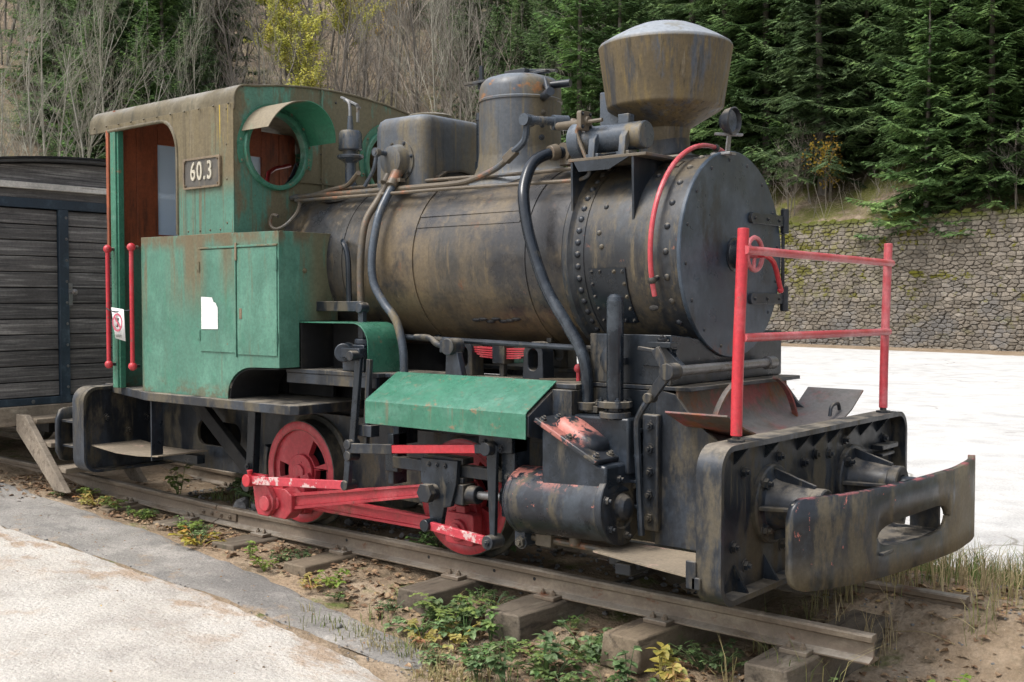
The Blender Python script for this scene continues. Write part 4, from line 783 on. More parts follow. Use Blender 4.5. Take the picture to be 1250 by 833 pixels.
# curved bumper plate
def bumper(name, fx, ys, zt, zb, slot, mat, th, sgn):
    b = MB(); cols = []
    ysl = []
    for y in ys:
        e = min(y - ys[0], ys[-1] - y); r = .075; k = r - math.sqrt(max(r * r - max(r - e, 0) ** 2, 0))
        t, bo_ = zt(y) - k, zb(y) + k
        s0, s1 = slot or (9, 9)
        if slot and s0 < y < s1:
            u = (y - (s0 + s1) / 2) / ((s1 - s0) / 2); h = .066 * (1 - abs(u) ** 5) ** .5 * (.86 + .14 * u); mid = .366; z0_, z1_ = mid - h, mid + h; ins = True
        else: z0_, z1_, ins = .366, .366, False
        cols.append(([(fx(y), y, bo_), (fx(y), y, (bo_ + z0_) / 2), (fx(y), y, z0_), (fx(y), y, z1_), (fx(y), y, (t + z1_) / 2), (fx(y), y, t)], ins))
    vs_ = [p for c_, _ in cols for p in c_]; fs = []
    for i in range(len(cols) - 1):
        for j in range(5):
            if j == 2 and (cols[i][1] or cols[i + 1][1]): continue
            if j == 2: continue
            q = (i * 6 + j, (i + 1) * 6 + j, (i + 1) * 6 + j + 1, i * 6 + j + 1); fs.append(q if sgn > 0 else q[::-1])
    b.add(vs_, fs)
    bm = bmesh.new(); bv = [bm.verts.new(p) for p in b.v]
    for q in b.f: bm.faces.new([bv[i] for i in q])
    bmesh.ops.remove_doubles(bm, verts=bm.verts, dist=1e-5); bm.verts.index_update()
    b.v = [tuple(v.co) for v in bm.verts]; b.f = [tuple(v.index for v in f.verts) for f in bm.faces]; bm.free()
    o = obj(name, b, mat, LOCO, 0, 40)
    m_ = o.modifiers.new('thickness', 'SOLIDIFY'); m_.thickness = th; m_.offset = -1
    return o
YS = [-.80, -.655, -.45, -.2, .1, .4, .7, .86, .95]; XS = [-1.835, -1.758, -1.692, -1.65, -1.622, -1.605, -1.632, -1.675, -1.72]
fxf = lambda y: float(np.interp(y, YS, XS)) * .34 + .33 * float(np.interp(y - .06, YS, XS)) + .33 * float(np.interp(y + .06, YS, XS))
ys_ = sorted(set(list(np.linspace(-.80, .93, 60)) + list(np.linspace(-.80, -.72, 8)) + list(np.linspace(.85, .93, 8)) + [-.345 + .1 * k ** 2 for k in np.linspace(.03, 1, 12)] + [.30 - .1 * k ** 2 for k in np.linspace(.03, 1, 12)]))
BP = bumper('front_bumper', fxf, ys_, lambda y: .562 + .004 * y, lambda y: .20 - .01 * y, (-.345, .30), 'bumper', .030, 1)
b = MB(); b.box(-1.93, -1.655, -.335, .29, .292, .306); b.box(-1.78, -1.65, .285, .30, .30, .43); b.box(-1.78, -1.66, .02, .30, .432, .445); obj('coupling_pocket', b, 'black_dusty', BP, .003)
b = MB(); b.plate('XY', [(-1.95, -.56), (-1.80, -.60), (-1.755, -.56), (-1.76, -.42), (-1.95, -.40)], .285, .303); obj('link_plate', b, 'red', BP, .004)
b = MB(); b.box(-1.87, -1.76, -.56, -.46, .495, .51); obj('bumper_lug', b, 'steel', BP, .003)
# ---- rear headstock, bumper and step
HR = headstock(-6.86, -1, .86, .165, .735, .07, 'black_dusty', 'rear_headstock')
b = MB(); b.plate('YZ', rrect(-.86, .86, .165, .735, .10, 8), -6.83, -6.79, [rrect(-.84, .84, .185, .715, .085, 8)]); obj('headstock_rim', b, 'black_dusty', HR, .003)
for y, z in ((-.66, .52), (-.5, .42), (-.36, .50), (-.60, .30)): bolt(HR, (-6.845, y, z), (1, 0, 0), .022, .02)
fxr = lambda y: -7.40 + .12 * (y / .8) ** 2
RBM = bumper('rear_bumper', fxr, list(np.linspace(-.80, .80, 50)), lambda y: .565, lambda y: .195, (), 'black_dusty', .026, -1)
for z in (.30, .47):
    b = MB(); b.box(-7.30, -6.90, -.76, -.30, z, z + .016); obj('bumper_web', b, 'black_dusty', RBM, .002)
for s in (-1, 1):
    b = MB(); b.cyl((-6.90, s * .41, .40), (-7.36, s * .41, .40), .075, .06, 20); obj('buffer_housing', b, 'black_dusty', LOCO)
    b = MB(); b.sheet([(-6.80, .345), (-6.5, .322), (-6.25, .325), (-6.02, .34)], .008, 'Y', s * .80, s * .44); STR = obj('rear_step', b, 'step_dust', LOCO, .001)
    b = MB(); b.box(-6.098, -6.086, s * .80, s * .72, .31, .70); b.box(-6.85, -6.05, s * .50, s * .44, .26, .315); obj('step_hanger', b, 'black', STR, .002)
    b = MB(); b.bar((-6.12, s * .45, .66), (-5.56, s * .45, .26), .05, .09, (0, 0, 1)); obj('diagonal_strut', b, 'dark', LOCO, .005)
    b = MB(); b.bar((-5.47, s * .48, .70), (-5.52, s * .47, .24), .05, .07, (1, 0, 0)); BH = obj('brake_hanger', b, 'black', LOCO, .005); bolt(BH, (-5.515, s * .50, .30), (0, s, 0), .022, .02)
    b = MB(); b.lathe((-5.08, s * .365, .303), (0, s, 0), [(0, .336), (.08, .336), (.08, .375), (0, .375), (0, .336)], 8, radians(70), radians(112)); obj('brake_shoe', b, 'black_dusty', LOCO, .004)
    b = MB(); b.cyl((-5.42, s * .47, .23), (-5.42, s * .60, .20), .035, None, 14); obj('sand_nozzle', b, 'black_dusty', LOCO)
# ---- front hand rail
FR = empty('front_hand_rail', (-2.08, 0, .752)); FR.parent = LOCO; FR.location = Vector((-2.08, 0, .752)) - WORLD[LOCO]
tag(FR, 'red pipe hand rail standing on the front headstock')
for s, r in ((-1, .023), (1, .0205)):
    y0 = s * .745; b = MB(); b.tube([(-2.085, y0, .775), (-2.088, y0 + .015, 1.05), (-2.09, y0 + .055, 1.585)], r, 16, 4); obj('post', b, 'red' if s < 0 else 'pink_rail', FR, .002)
    b = MB(); b.cyl((-2.085, y0, .752), (-2.085, y0, .762), .034, None, 6); b.cyl((-2.085, y0, .755), (-2.085, y0, .79), .016, None, 12); obj('post_nut', b, 'black_dusty', FR)
b = MB(); b.tube([(-2.07, -.71, 1.500), (-2.07, .795, 1.487)], .0172, 14, 0); obj('rail_bar', b, 'pink_rail', FR)
b = MB(); b.tube([(-2.07, -.72, 1.158), (-2.07, .765, 1.150)], .0172, 14, 0); obj('rail_bar', b, 'pink_rail', FR)
# ---- cab floor and bunkers
b = MB(); half = [(-6.97, -.60), (-6.60, -.70), (-6.08, -.845), (-4.69, -.845), (-4.655, -.81), (-4.655, -.36)]
b.plate('XY', half + [(x, -y) for x, y in half[::-1]], .690, .742); obj('cab_floor', b, 'black_dusty', LOCO, .004)
for s in (-1, 1):
    o_ = s * .80
    side = [(-6.18, .742), (-5.30, .742)] + [(-5.07 - .23 * cos(t), .76 + .17 * sin(t)) for t in np.linspace(.1, pi / 2, 8)] + [(-4.83, .935), (-4.83, 1.672), (-4.835, 1.683), (-6.18, 1.695)]
    b = MB(); b.plate('XZ', side, o_, o_ - s * .008); BU = obj('bunker', b, 'green', LOCO, .0015, label='green side bunker below the cab')
    fr_ = [(s * .791, .935), (s * .791, 1.683), (s * .38, 1.683), (s * .38, 1.19), (s * .66, 1.19), (s * .66, .935)]
    b = MB(); b.plate('YZ', fr_, -4.838, -4.8305); obj('bunker_front', b, 'green', BU, .0015)
    b = MB(); b.box(-5.26, -4.84, s * .790, s * .39, 1.66, 1.681); b.box(-6.17, -5.26, s * .79, s * .66, 1.66, 1.692); obj('bunker_top', b, 'green', BU, .003)
    b = MB(); b.box(-6.178, -6.168, s * .79, s * .60, .745, 1.66); obj('bunker_back', b, 'green', BU)
    b = MB(); b.box(-5.15, -4.85, s * .66, s * .40, .936, .945); b.box(-5.26, -4.86, s * .39, s * .37, .75, 1.18); obj('bunker_bottom', b, 'dark', BU)
    b = MB(); b.sheet([(-5.29, .745)] + [(-5.07 - .215 * cos(t), .76 + .16 * sin(t)) for t in np.linspace(.1, pi / 2, 8)] + [(-4.85, .925)], .004, 'Y', s * .79, s * .45); obj('wheel_arch', b, 'dark', BU)
    for x0, x1, z0 in ((-5.555, -5.212, 1.008), (-5.195, -4.842, 1.000)):
        b = MB(); b.box(x0, x1, o_, o_ + s * .007, z0, 1.598); DR_ = obj('bunker_door', b, 'green', BU, .002)
        for z in (1.10, 1.50):
            hx = x0 if x1 < -5.2 else x1; b = MB(); b.cyl((hx, o_ + s * .008, z - .03), (hx, o_ + s * .008, z + .03), .007, None, 8); b.box(hx - .035, hx + .002, o_ + s * .007, o_ + s * .010, z - .018, z + .018); obj('door_hinge', b, 'green', DR_)
    b = MB(); b.box(-5.56, -4.835, o_, o_ + s * .012, 1.603, 1.614); obj('drip_strip', b, 'green_cab', BU, .002)
    b = MB(); b.box(-5.212, -5.203, o_, o_ + s * .012, .985, 1.60); obj('door_strip', b, 'green', BU, .002)
    b = MB(); b.box(-5.205, -5.190, o_ + s * .006, o_ + s * .016, 1.53, 1.63); b.box(-5.175, -5.150, o_ + s * .006, o_ + s * .010, 1.20, 1.26); b.cyl((-5.163, o_ + s * .006, 1.235), (-5.163, o_ + s * .0115, 1.235), .006, None, 8); obj('door_latch', b, 'brass', BU, .002)
    bolt(BU, (-4.83, s * .62, 1.47), (1, 0, 0), .012, .010, 'green_cab')
    # curved green fender box in front of the bunker
    fp = [(-4.83, 1.188), (-4.39, 1.188)] + [(-4.39 + .12 * sin(t), 1.068 + .12 * cos(t)) for t in np.linspace(.15, pi / 2, 8)] + [(-4.27, .926)]
    b = MB(); b.sheet(fp[::-1], .006, 'Y', s * .665, s * .42); FD = obj('curved_fender', b, 'cover', LOCO, .001, label='curved green fender sheet over the oil pump')
    b = MB(); b.plate('XZ', fp + [(-4.83, .926)], s * .420, s * .428); obj('fender_back', b, 'dark', FD)
    b = MB(); b.box(-4.82, -4.815, s * .66, s * .43, .927, 1.18); obj('fender_wall', b, 'dark', FD)
    b = MB(); b.cyl((-4.47, s * .62, 1.03), (-4.40, s * .72, 1.03), .05, None, 20); b.bar((-4.42, s * .70, 1.03), (-4.25, s * .72, 1.03), .05, .055); b.box(-4.50, -4.33, s * .52, s * .64, .927, 1.07); b.cyl((-4.40, s * .56, 1.07), (-4.40, s * .56, 1.10), .06, None, 16); b.cyl((-4.40, s * .56, 1.10), (-4.40, s * .56, 1.15), .014, None, 8); OP = obj('oil_pump', b, 'black', LOCO, .006)
    # cab side, post, hand rails
    top = 2.43
    cs = [(-5.272, 1.690), (-5.272, top), (-6.60, top), (-6.60, 2.395), (-6.02, 2.395)] + [(-6.02 + .19 * sin(t), 2.205 + .19 * cos(t)) for t in np.linspace(.2, pi / 2, 8)] + [(-5.83, 1.690)]
    b = MB(); b.plate('XZ', cs, s * .767, s * .759); CSD = obj('cab_side', b, 'cab_side', LOCO, .0015, label='stained green cab side sheet with arched doorway')
    b = MB(); b.tube([(-6.60, s * .767, 2.393), (-6.05, s * .767, 2.395), (-5.95, s * .767, 2.385), (-5.885, s * .767, 2.34), (-5.84, s * .767, 2.26), (-5.828, s * .767, 2.15), (-5.828, s * .767, 1.70)], .011, 8, 4); obj('doorway_bead', b, 'roof', CSD)
    b = MB(); b.box(-6.575, -6.515, s * .772, s * .735, .742, 2.40); b.box(-6.52, -6.50, s * .76, s * .72, .742, 2.39); PO = obj('cab_post', b, 'cover', LOCO, .003)
    b = MB(); b.box(-6.62, -6.592, s * .775, s * .735, 1.62, 2.40); obj('wood_strip', b, 'brown_wood', PO, .003)
    for x, y in ((-6.545, .815), (-6.222, .842)):
        b = MB(); b.cyl((x, s * y, .90), (x, s * y, 1.63), .0135, None, 12); HRL = obj('hand_rail', b, 'red', LOCO)
        for z in (.895, 1.635):
            b = MB(); b.ball((x, s * y, z), .027, 14); obj('rail_knob', b, 'red', HRL)
            b = MB(); b.cyl((x, s * y, z), (x, s * (.765 if x < -6.4 else .795), z), .010, .012, 8); obj('rail_stud', b, 'black_dusty', HRL)
# ---- cab front, roof, rear wall
roofy = [(-.765, 2.43), (-.765, 2.455)] + [(-.675 - .09 * cos(t), 2.455 + .09 * sin(t)) for t in np.linspace(.2, radians(78), 7)]
arcy = [(y, 2.605 - .062 * (y / .65) ** 2) for y in np.linspace(-.62, .62, 21)]
prof = roofy + arcy + [(-y, z) for y, z in roofy[::-1]]
ports = [circ(s * .466, 2.185, .205, 36) for s in (-1, 1)]
b = MB(); b.plate('YZ', [(p[0] * .998, p[1] - .003) for p in prof] + [(.763, 1.0), (-.763, 1.0)], -5.288, -5.274, ports); CF = obj('cab_front', b, 'green_cab', LOCO, .001)
for s in (-1, 1):
    b = MB(); b.lathe((-5.276, s * .466, 2.185), (1, 0, 0), [(-.02, .203), (.022, .203), (.026, .208), (.026, .228), (.022, .232), (0, .234)], 48); b.lathe((-5.274, s * .466, 2.185), (1, 0, 0), [(0, .275), (.006, .275), (.006, .225)], 48, radians(-20), radians(200), (0, 1, 0)); PT = obj('porthole_ring', b, 'cover', CF, 0, 40)
    rivets('rivet_ring', CF, [(Vector((-5.268, s * .466 + .255 * cos(t), 2.185 + .255 * sin(t))), Vector((1, 0, 0))) for t in np.linspace(-.3, pi + .3, 9)], .009, 'green_cab')
    b = MB(); R_ = .258
    n_ = 26; th = np.linspace(radians(12 if s < 0 else 20), radians(160 if s < 0 else 168), n_); vs_ = []
    for k, t in enumerate(th):
        dep = .20 + .09 * max(0.0, sin(t)) ** .6
        for r_ in (R_, R_ + .005):
            for x in (-5.272, -5.272 + dep): vs_.append((x, s * .466 + r_ * cos(t) * 1.0, 2.185 + r_ * sin(t) + (x + 5.272) * .0))
    fs = []
    for k in range(n_ - 1):
        a = k * 4; c_ = a + 4
        fs += [(a, a + 1, c_ + 1, c_), (a + 2, c_ + 2, c_ + 3, a + 3), (a + 1, a + 3, c_ + 3, c_ + 1), (a, c_, c_ + 2, a + 2)]
    fs += [(0, 2, 3, 1), (len(vs_) - 4, len(vs_) - 3, len(vs_) - 1, len(vs_) - 2)]
    if s < 0: b.add(vs_, fs); obj('window_visor', b, 'cab_visor', CF, 0, 50)
pts = [(Vector((-5.272, y, 2.53)), Vector((1, 0, 0))) for y in (-.70, .0, .70)] + [(Vector((-5.272, -.12, z)), Vector((1, 0, 0))) for z in (1.95, 2.05, 2.2)]
rivets('rivet_group', CF, pts, .008, 'black_dusty')
b = MB(); b.box(-5.27, -5.262, -.30, .06, 2.015, 2.025); b.box(-5.27, -5.262, -.122, -.112, 1.95, 2.59); obj('front_seam', b, 'green_cab', CF)
b = MB(); b.sheet([(p[0], p[1]) for p in [(-.767, 2.392)] + prof + [(.767, 2.392)]], -.012, 'X', -6.83, -5.264); RF = obj('cab_roof', b, 'roof', LOCO, .003)
pts = []
for x in np.arange(-6.75, -5.3, .145): pts.append((Vector((x, -.779, 2.425)), Vector((0, -1, 0))))
for x in (-5.335,):
    for z in (1.75, 2.0, 2.2, 2.4): pts.append((Vector((x, -.767, z)), Vector((0, -1, 0))))
for x in (-5.72, -5.6, -5.5, -5.4): pts.append((Vector((x, -.767, 1.715)), Vector((0, -1, 0))))
rivets('rivet_group', RF, pts, .007, 'roof')
RW = empty('cab_rear_wall', (-6.6, 0, .742)); RW.parent = LOCO; RW.location = Vector((-6.6, 0, .742)) - WORLD[LOCO]
for y0, y1 in ((-.735, -.585), (-.582, -.425), (.425, .582), (.585, .735)):
    b = MB(); b.box(-6.60, -6.575, y0, y1, 1.66, 2.53); obj('wall_board', b, 'brown_wood', RW, .003)
b = MB(); b.box(-6.60, -6.572, -.424, .424, 1.66, 1.745); b.box(-6.60, -6.572, -.424, .424, 2.345, 2.56); b.box(-6.60, -6.572, -.03, .03, 1.746, 2.344); obj('window_frame', b, 'brown_wood', RW, .003)
for s in (-1, 1):
    b = MB(); b.box(-6.592, -6.588, min(s * .03, s * .424), max(s * .03, s * .424), 1.745, 2.345); obj('window_pane', b, 'glass', RW)
b = MB(); b.box(-6.60, -6.575, -.735, .735, .742, 1.657); obj('lower_panel', b, 'green', RW, .003)
# inside the cab: boiler backhead with levers and gauges
b = MB(); b.lathe((-5.62, 0, 1.50), (1, 0, 0), [(0, 0), (.02, .35), (.06, .40), (.33, .40)], 36); b.box(-5.6, -5.29, -.38, .38, .75, 1.5); BHD = obj('boiler_backhead', b, 'dark', LOCO, 0, 40)
for k, (y, z) in enumerate(((-.2, 1.95), (0, 1.98), (.2, 1.93), (-.05, 1.84))):
    b = MB(); b.cyl((-5.60, y, z), (-5.70, y, z), .05, None, 16); b.tube([(-5.6, y, z), (-5.5, y + .03, z + .12), (-5.4, y, z + .2), (-5.3, y - .05, z + .1)], .012, 6, 3); obj('gauge', b, 'black', BHD)
b = MB(); b.tube([(-5.55, -.3, 1.9), (-5.75, -.15, 2.12), (-5.85, .1, 2.2)], .014, 8, 3); obj('regulator_handle', b, 'red', BHD)
b = MB(); b.box(-6.2, -5.3, .55, .75, 1.60, 1.72); obj('cab_shelf', b, 'brown_wood', LOCO, .004)
# ---- number plate
b = MB(); b.box(-5.745, -5.385, -.777, -.768, 1.965, 2.14); NPL = obj('number_plate', b, 'plate', LOCO, .002, label='dark number plate reading 60.3')
b = MB(); b.plate('XZ', rrect(-5.748, -5.382, 1.962, 2.143, .012, 3), -.784, -.768, [rrect(-5.736, -5.394, 1.974, 2.131, .008, 3)]); obj('plate_rim', b, 'brass', NPL, .001)
def text_mesh(txt, size, sx, off, mat, depth=.004):
    cu = bpy.data.curves.new('lettering', 'FONT'); cu.body = txt; cu.size = size; cu.offset = off; cu.extrude = depth; cu.align_x = 'CENTER'; cu.align_y = 'CENTER'; cu.space_character = 1.2
    t = bpy.data.objects.new('lettering', cu); COL.objects.link(t)
    bpy.context.view_layer.update(); dg = bpy.context.evaluated_depsgraph_get()
    me = bpy.data.meshes.new_from_object(t.evaluated_get(dg)); bpy.data.objects.remove(t); bpy.data.curves.remove(cu)
    me.transform(Matrix.Diagonal((sx, 1, 1, 1))); me.materials.clear(); me.materials.append(M[mat])
    return me
o = bpy.data.objects.new('plate_number', text_mesh('60.3', .150, .72, .0016, 'cream')); COL.objects.link(o); o.parent = NPL; o.rotation_euler = (pi / 2, 0, 0)
WORLD[o] = Vector((-5.565, -.780, 2.058)); o.location = WORLD[o] - WORLD[NPL]
for x in (-5.728, -5.402):
    for z in (1.982, 2.123): bolt(NPL, (x, -.784, z), (0, -1, 0), .006, .005, 'brass')
# ================================================================== ground, road, track
M['soil'] = mk('soil', (.225, .168, .112), .95, layers=[
    dict(c=(.31, .245, .175), s=(2.2, 2.2, 2.2), lo=.45, hi=.65), dict(c=(.13, .10, .065), s=(5, 5, 5), lo=.52, hi=.66, o=6),
    dict(c=(.10, .12, .035), s=(2.5, 2.5, 2.5), lo=.55, hi=.66, o=16, y=(4.0, -1.2)), dict(c=(.36, .31, .25), s=(45, 45, 45), lo=.62, hi=.70, o=26)], bump=((22, 22, 22), .9, .03), spec=.15)
M['asphalt'] = mk('old_asphalt', (.235, .222, .202), .9, crack=(1.1, .010, (.10, .09, .075), .52), layers=[
    dict(c=(.160, .153, .142), s=(1.0, 1.5, 1.0), lo=.47, hi=.60), dict(c=(.32, .30, .27), s=(2, 2, 2), lo=.53, hi=.66, o=4),
    dict(c=(.36, .34, .31), s=(85, 85, 85), lo=.60, hi=.70, o=9, d=4), dict(c=(.12, .112, .10), s=(60, 60, 60), lo=.60, hi=.67, o=29, d=4),
    dict(c=(.27, .20, .135), s=(3.5, 3.5, 3.5), lo=.56, hi=.66, o=39, a=.8)], bump=((70, 70, 70), .8, .010), spec=.2)
M['road'] = mk('pale_gravel_road', (.385, .357, .318), .93, layers=[
    dict(c=(.46, .435, .395), s=(1.2, 1.2, 1.2), lo=.42, hi=.62), dict(c=(.40, .335, .27), s=(2.6, 2.6, 2.6), lo=.585, hi=.68, o=4, a=.8),
    dict(c=(.33, .30, .26), s=(48, 48, 48), lo=.60, hi=.68, o=9, d=5), dict(c=(.50, .48, .445), s=(40, 40, 40), lo=.60, hi=.68, o=19, d=5), dict(c=(.31, .23, .16), s=(2.2, 4, 4), lo=.47, hi=.60, y=(-1.95, -1.5), o=2, a=.9)], bump=((50, 50, 50), .9, .014), spec=.15)
M['lot'] = mk('pale_parking_lot', (.445, .437, .42), .92, crack=(.45, .012, (.22, .205, .18), .50), layers=[
    dict(c=(.485, .478, .46), s=(.5, .5, .5), lo=.42, hi=.62), dict(c=(.36, .345, .32), s=(.6, .6, .6), lo=.55, hi=.70, o=4, a=.7),
    dict(c=(.40, .38, .34), s=(30, 30, 30), lo=.63, hi=.70, o=9, d=5), dict(c=(.30, .24, .17), s=(2, 2, 2), lo=.42, hi=.60, y=(2.6, 1.6), o=14)], bump=((40, 40, 40), .6, .010), spec=.15)
def smoothstep(x, a, c): t = max(0., min(1., (x - a) / (c - a))); return t * t * (3 - 2 * t)
def gz(x, y):
    base = float(np.interp(x, [-30, -12, -8, -6.2, -4.3, -3.4, -2, 0, 5], [-.02, -.02, -.05, -.12, -.205, -.27, -.32, -.34, -.34]))
    bed = min(base + .06, -.135) if x > -6.6 else min(base + .03, -.135 + (-6.6 - x) * .08)
    t = lambda a, c: max(0.0, min(1.0, (y - a) / (c - a)))
    n = .010 * mnoise.noise(Vector((x * 1.7, y * 1.7, 3.3)))
    if y < -.55: k = t(-.55, -.95); return n + bed * (1 - k) + base * k - .03 * max(0, min(1, (-1.2 - y) / 2.5))
    if abs(y) < .36: bed = bed + (max(bed, -.055 if -6.7 < x < -5.25 else -.10) - bed) * smoothstep(.36 - abs(y), 0, .08) * (1 - smoothstep(x, -3.3, -2.7))
    if x > -2.9:                 # soil heaped over the rail ends
        mnd = smoothstep(x, -2.9, -1.9) * smoothstep(y, .0, .40) * (1 - smoothstep(y, .9, 1.9)); bed = bed * (1 - mnd) + (-.055) * mnd
    if y > .7:
        k = t(.7, 2.6); return n * (1 - k) + bed * (1 - k) + (-.21) * k
    return n + bed
def grid_sheet(name, xs, yfun, nv, mat, off, kind='structure', dip=lambda x, y: 0.0):
    """sheet over x stations, between two edges yfun(x) -> (y0, y1), following the ground"""
    b = MB(); m_ = nv + 1
    for x in xs:
        y0, y1 = yfun(x)
        for j in range(m_):
            y = y0 + (y1 - y0) * (j / nv) ** (1.0 if off < .02 else 1.0); b.v.append((x, y, gz(x, y) + off - dip(x, y)))
    b.f = [(i * m_ + j, (i + 1) * m_ + j, (i + 1) * m_ + j + 1, i * m_ + j + 1) for i in range(len(xs) - 1) for j in range(nv)]
    return tag(obj(name, b, mat, None, 0, 60), kind=kind)
def spread(*segs):
    out = []
    for a, c, st in segs: out += list(np.arange(a, c, st))
    return out + [segs[-1][1]]
wob = lambda x, a, s, o: a * (mnoise.noise(Vector((x * s, o, 0))) + .5 * mnoise.noise(Vector((x * s * 3.1, o, 4))) + .35 * mnoise.noise(Vector((x * s * 9, o, 8))))
edge = lambda x: float(np.interp(x, [-14, -8.2, -6.2, -5.2, -4.3, -3.7, -3.42, -3.32, -3.25], [-.76, -.72, -.74, -.84, -.93, -.99, -1.05, -1.16, -1.34])) + wob(x, .05, 1.3, 2)
joint = lambda x: float(np.interp(x, [-14, -7, -5, -3.8, -3.0, 2], [-1.40, -1.385, -1.33, -1.30, -1.36, -1.5])) + wob(x, .03, 1.1, 7)
gx = spread((-140, -30, 10), (-30, -12, 1.5), (-12, -8.5, .25), (-8.5, 1.5, .09), (1.5, 12, .7), (12, 140, 10))
gy = spread((-90, -10, 8), (-10, -2.5, .6), (-2.5, 3.2, .09), (3.2, 8, .5), (8, 50, 4), (50, 150, 12))
def under(x, y):                # how far the soil sinks away below road, asphalt and lot
    e = edge(x) if x < -3.3 else joint(x) - .35
    return .04 * smoothstep(e - y, .08, .22) * smoothstep(abs(y - joint(x) + .02), .03, .12) + .04 * smoothstep(y, 2.1, 2.5) * (1 if y < 60 else 0)
b = MB(); b.v = [(x, y, gz(x, y) - under(x, y) + (.018 * mnoise.noise(Vector((x * 5, y * 5, 9))) * (1 - .8 * under(x, y) / .04) if (-1.6 < y < 2.5 and -9 < x < 1) else 0)) for x in gx for y in gy]
ny_ = len(gy); b.f = [(i * ny_ + j, (i + 1) * ny_ + j, (i + 1) * ny_ + j + 1, i * ny_ + j + 1) for i in range(len(gx) - 1) for j in range(ny_ - 1)]
tag(obj('ground', b, 'soil', None, 0, 60), kind='structure')
axs = spread((-14, -9, .3), (-9, -3.24, .05))
grid_sheet('asphalt_strip', axs, lambda x: (min(joint(x), edge(x) - .01), edge(x)), 22, 'asphalt', .005, dip=lambda x, y: .022 * smoothstep(y, edge(x) - .10, edge(x)) + .02 * smoothstep(x, -3.5, -3.25) + .010 * smoothstep(joint(x) + .05 - y, 0, .05))
rx = spread((-40, -12, 1.0), (-12, -1.5, .06), (-1.5, 30, .8))
def road_y(x):
    gap = float(np.interp(x, [-9, -5, -3.6, -2.6, -1.8, 0], [.008, .02, .06, .26, .5, .55]))
    return (-16, joint(x) - gap - abs(wob(x, .035, 2.9, 12)))
grid_sheet('road', rx, road_y, 150, 'road', .006, dip=lambda x, y: .016 * smoothstep(y, road_y(x)[1] - .10, road_y(x)[1]) * smoothstep(x, -4.6, -3.4))
lx = spread((-70, -10, 2.0), (-10, 1.5, .1), (1.5, 60, 2.0))
wallY = lambda x: 33.2 - .181 * (x + 18.7) if x > -24 else 34.2
grid_sheet('parking_lot', lx, lambda x: (1.72 + wob(x, .22, .8, 21) + max(0, x + 3) * .05, wallY(x) - 3.4 + wob(x, .6, .5, 31)), 90, 'lot', .006)
# ---- rails
rdz = lambda x: float(np.interp(x, [-13, -7.8, -6.1, -5.9, 0], [.05, .042, .006, 0, 0]))
RPROF = [(-.05, -.11), (.05, -.11), (.05, -.102), (.012, -.090), (.0065, -.080), (.0065, -.036), (.016, -.031), (.026, -.028), (.027, -.008), (.021, 0), (-.021, 0), (-.027, -.008), (-.026, -.028), (-.016, -.031), (-.0065, -.036), (-.0065, -.080), (-.012, -.090), (-.05, -.102)]
def rail(x0, x1, y, label):
    b = MB(); xs = list(np.linspace(x0, x1, max(3, int((x1 - x0) / .25)))); n = len(RPROF)
    b.v = [(x, y + p[0], p[1] + rdz(x) - .004) for x in xs for p in RPROF]
    b.f = [(i * n + k, i * n + (k + 1) % n, (i + 1) * n + (k + 1) % n, (i + 1) * n + k) for i in range(len(xs) - 1) for k in range(n)] + [tuple(range(n))[::-1], tuple(range((len(xs) - 1) * n, len(xs) * n))]
    return tag(obj('rail', b, 'rail', None, .0015, 30), label, 'rail')
R1 = rail(-5.945, -1.66, -.405, 'long rusty steel rail beside the asphalt strip, under the red wheels')
rail(-13, -5.955, -.405, 'rusty rail end running from the fishplate joint back past the wooden steps')
rail(-5.745, -1.56, .405, 'rusty steel rail on the parking lot side, ending below the curved bumper')
rail(-13, -5.755, .405, 'rusty rail on the parking lot side under the cab and wagon')
for x in (-4.73, -4.08, -3.62, -3.36):
    b = MB(); b.cyl((x, -.4105, -.058), (x, -.4125, -.058), .009, None, 10); obj('bolt_hole', b, 'dark', R1)
for y, nm in ((-.405, 'asphalt'), (.405, 'parking lot')):
    FP_ = empty('fishplate', (-5.95 if y < 0 else -5.75, y, -.06), 'rusty fishplate bolted over the rail joint on the %s side' % nm, 'fishplate'); x = WORLD[FP_].x
    for s in (-1, 1):
        b = MB(); b.plate('XZ', rrect(x - .20, x + .20, -.083, -.034, .006, 2), y + s * .008, y + s * .020); obj('splice_bar', b, 'rail', FP_, .002)
        for dx in (-.14, -.05, .05, .14): bolt(FP_, (x + dx, y + s * .020, -.058), (0, s, 0), .014, .014, 'rail')
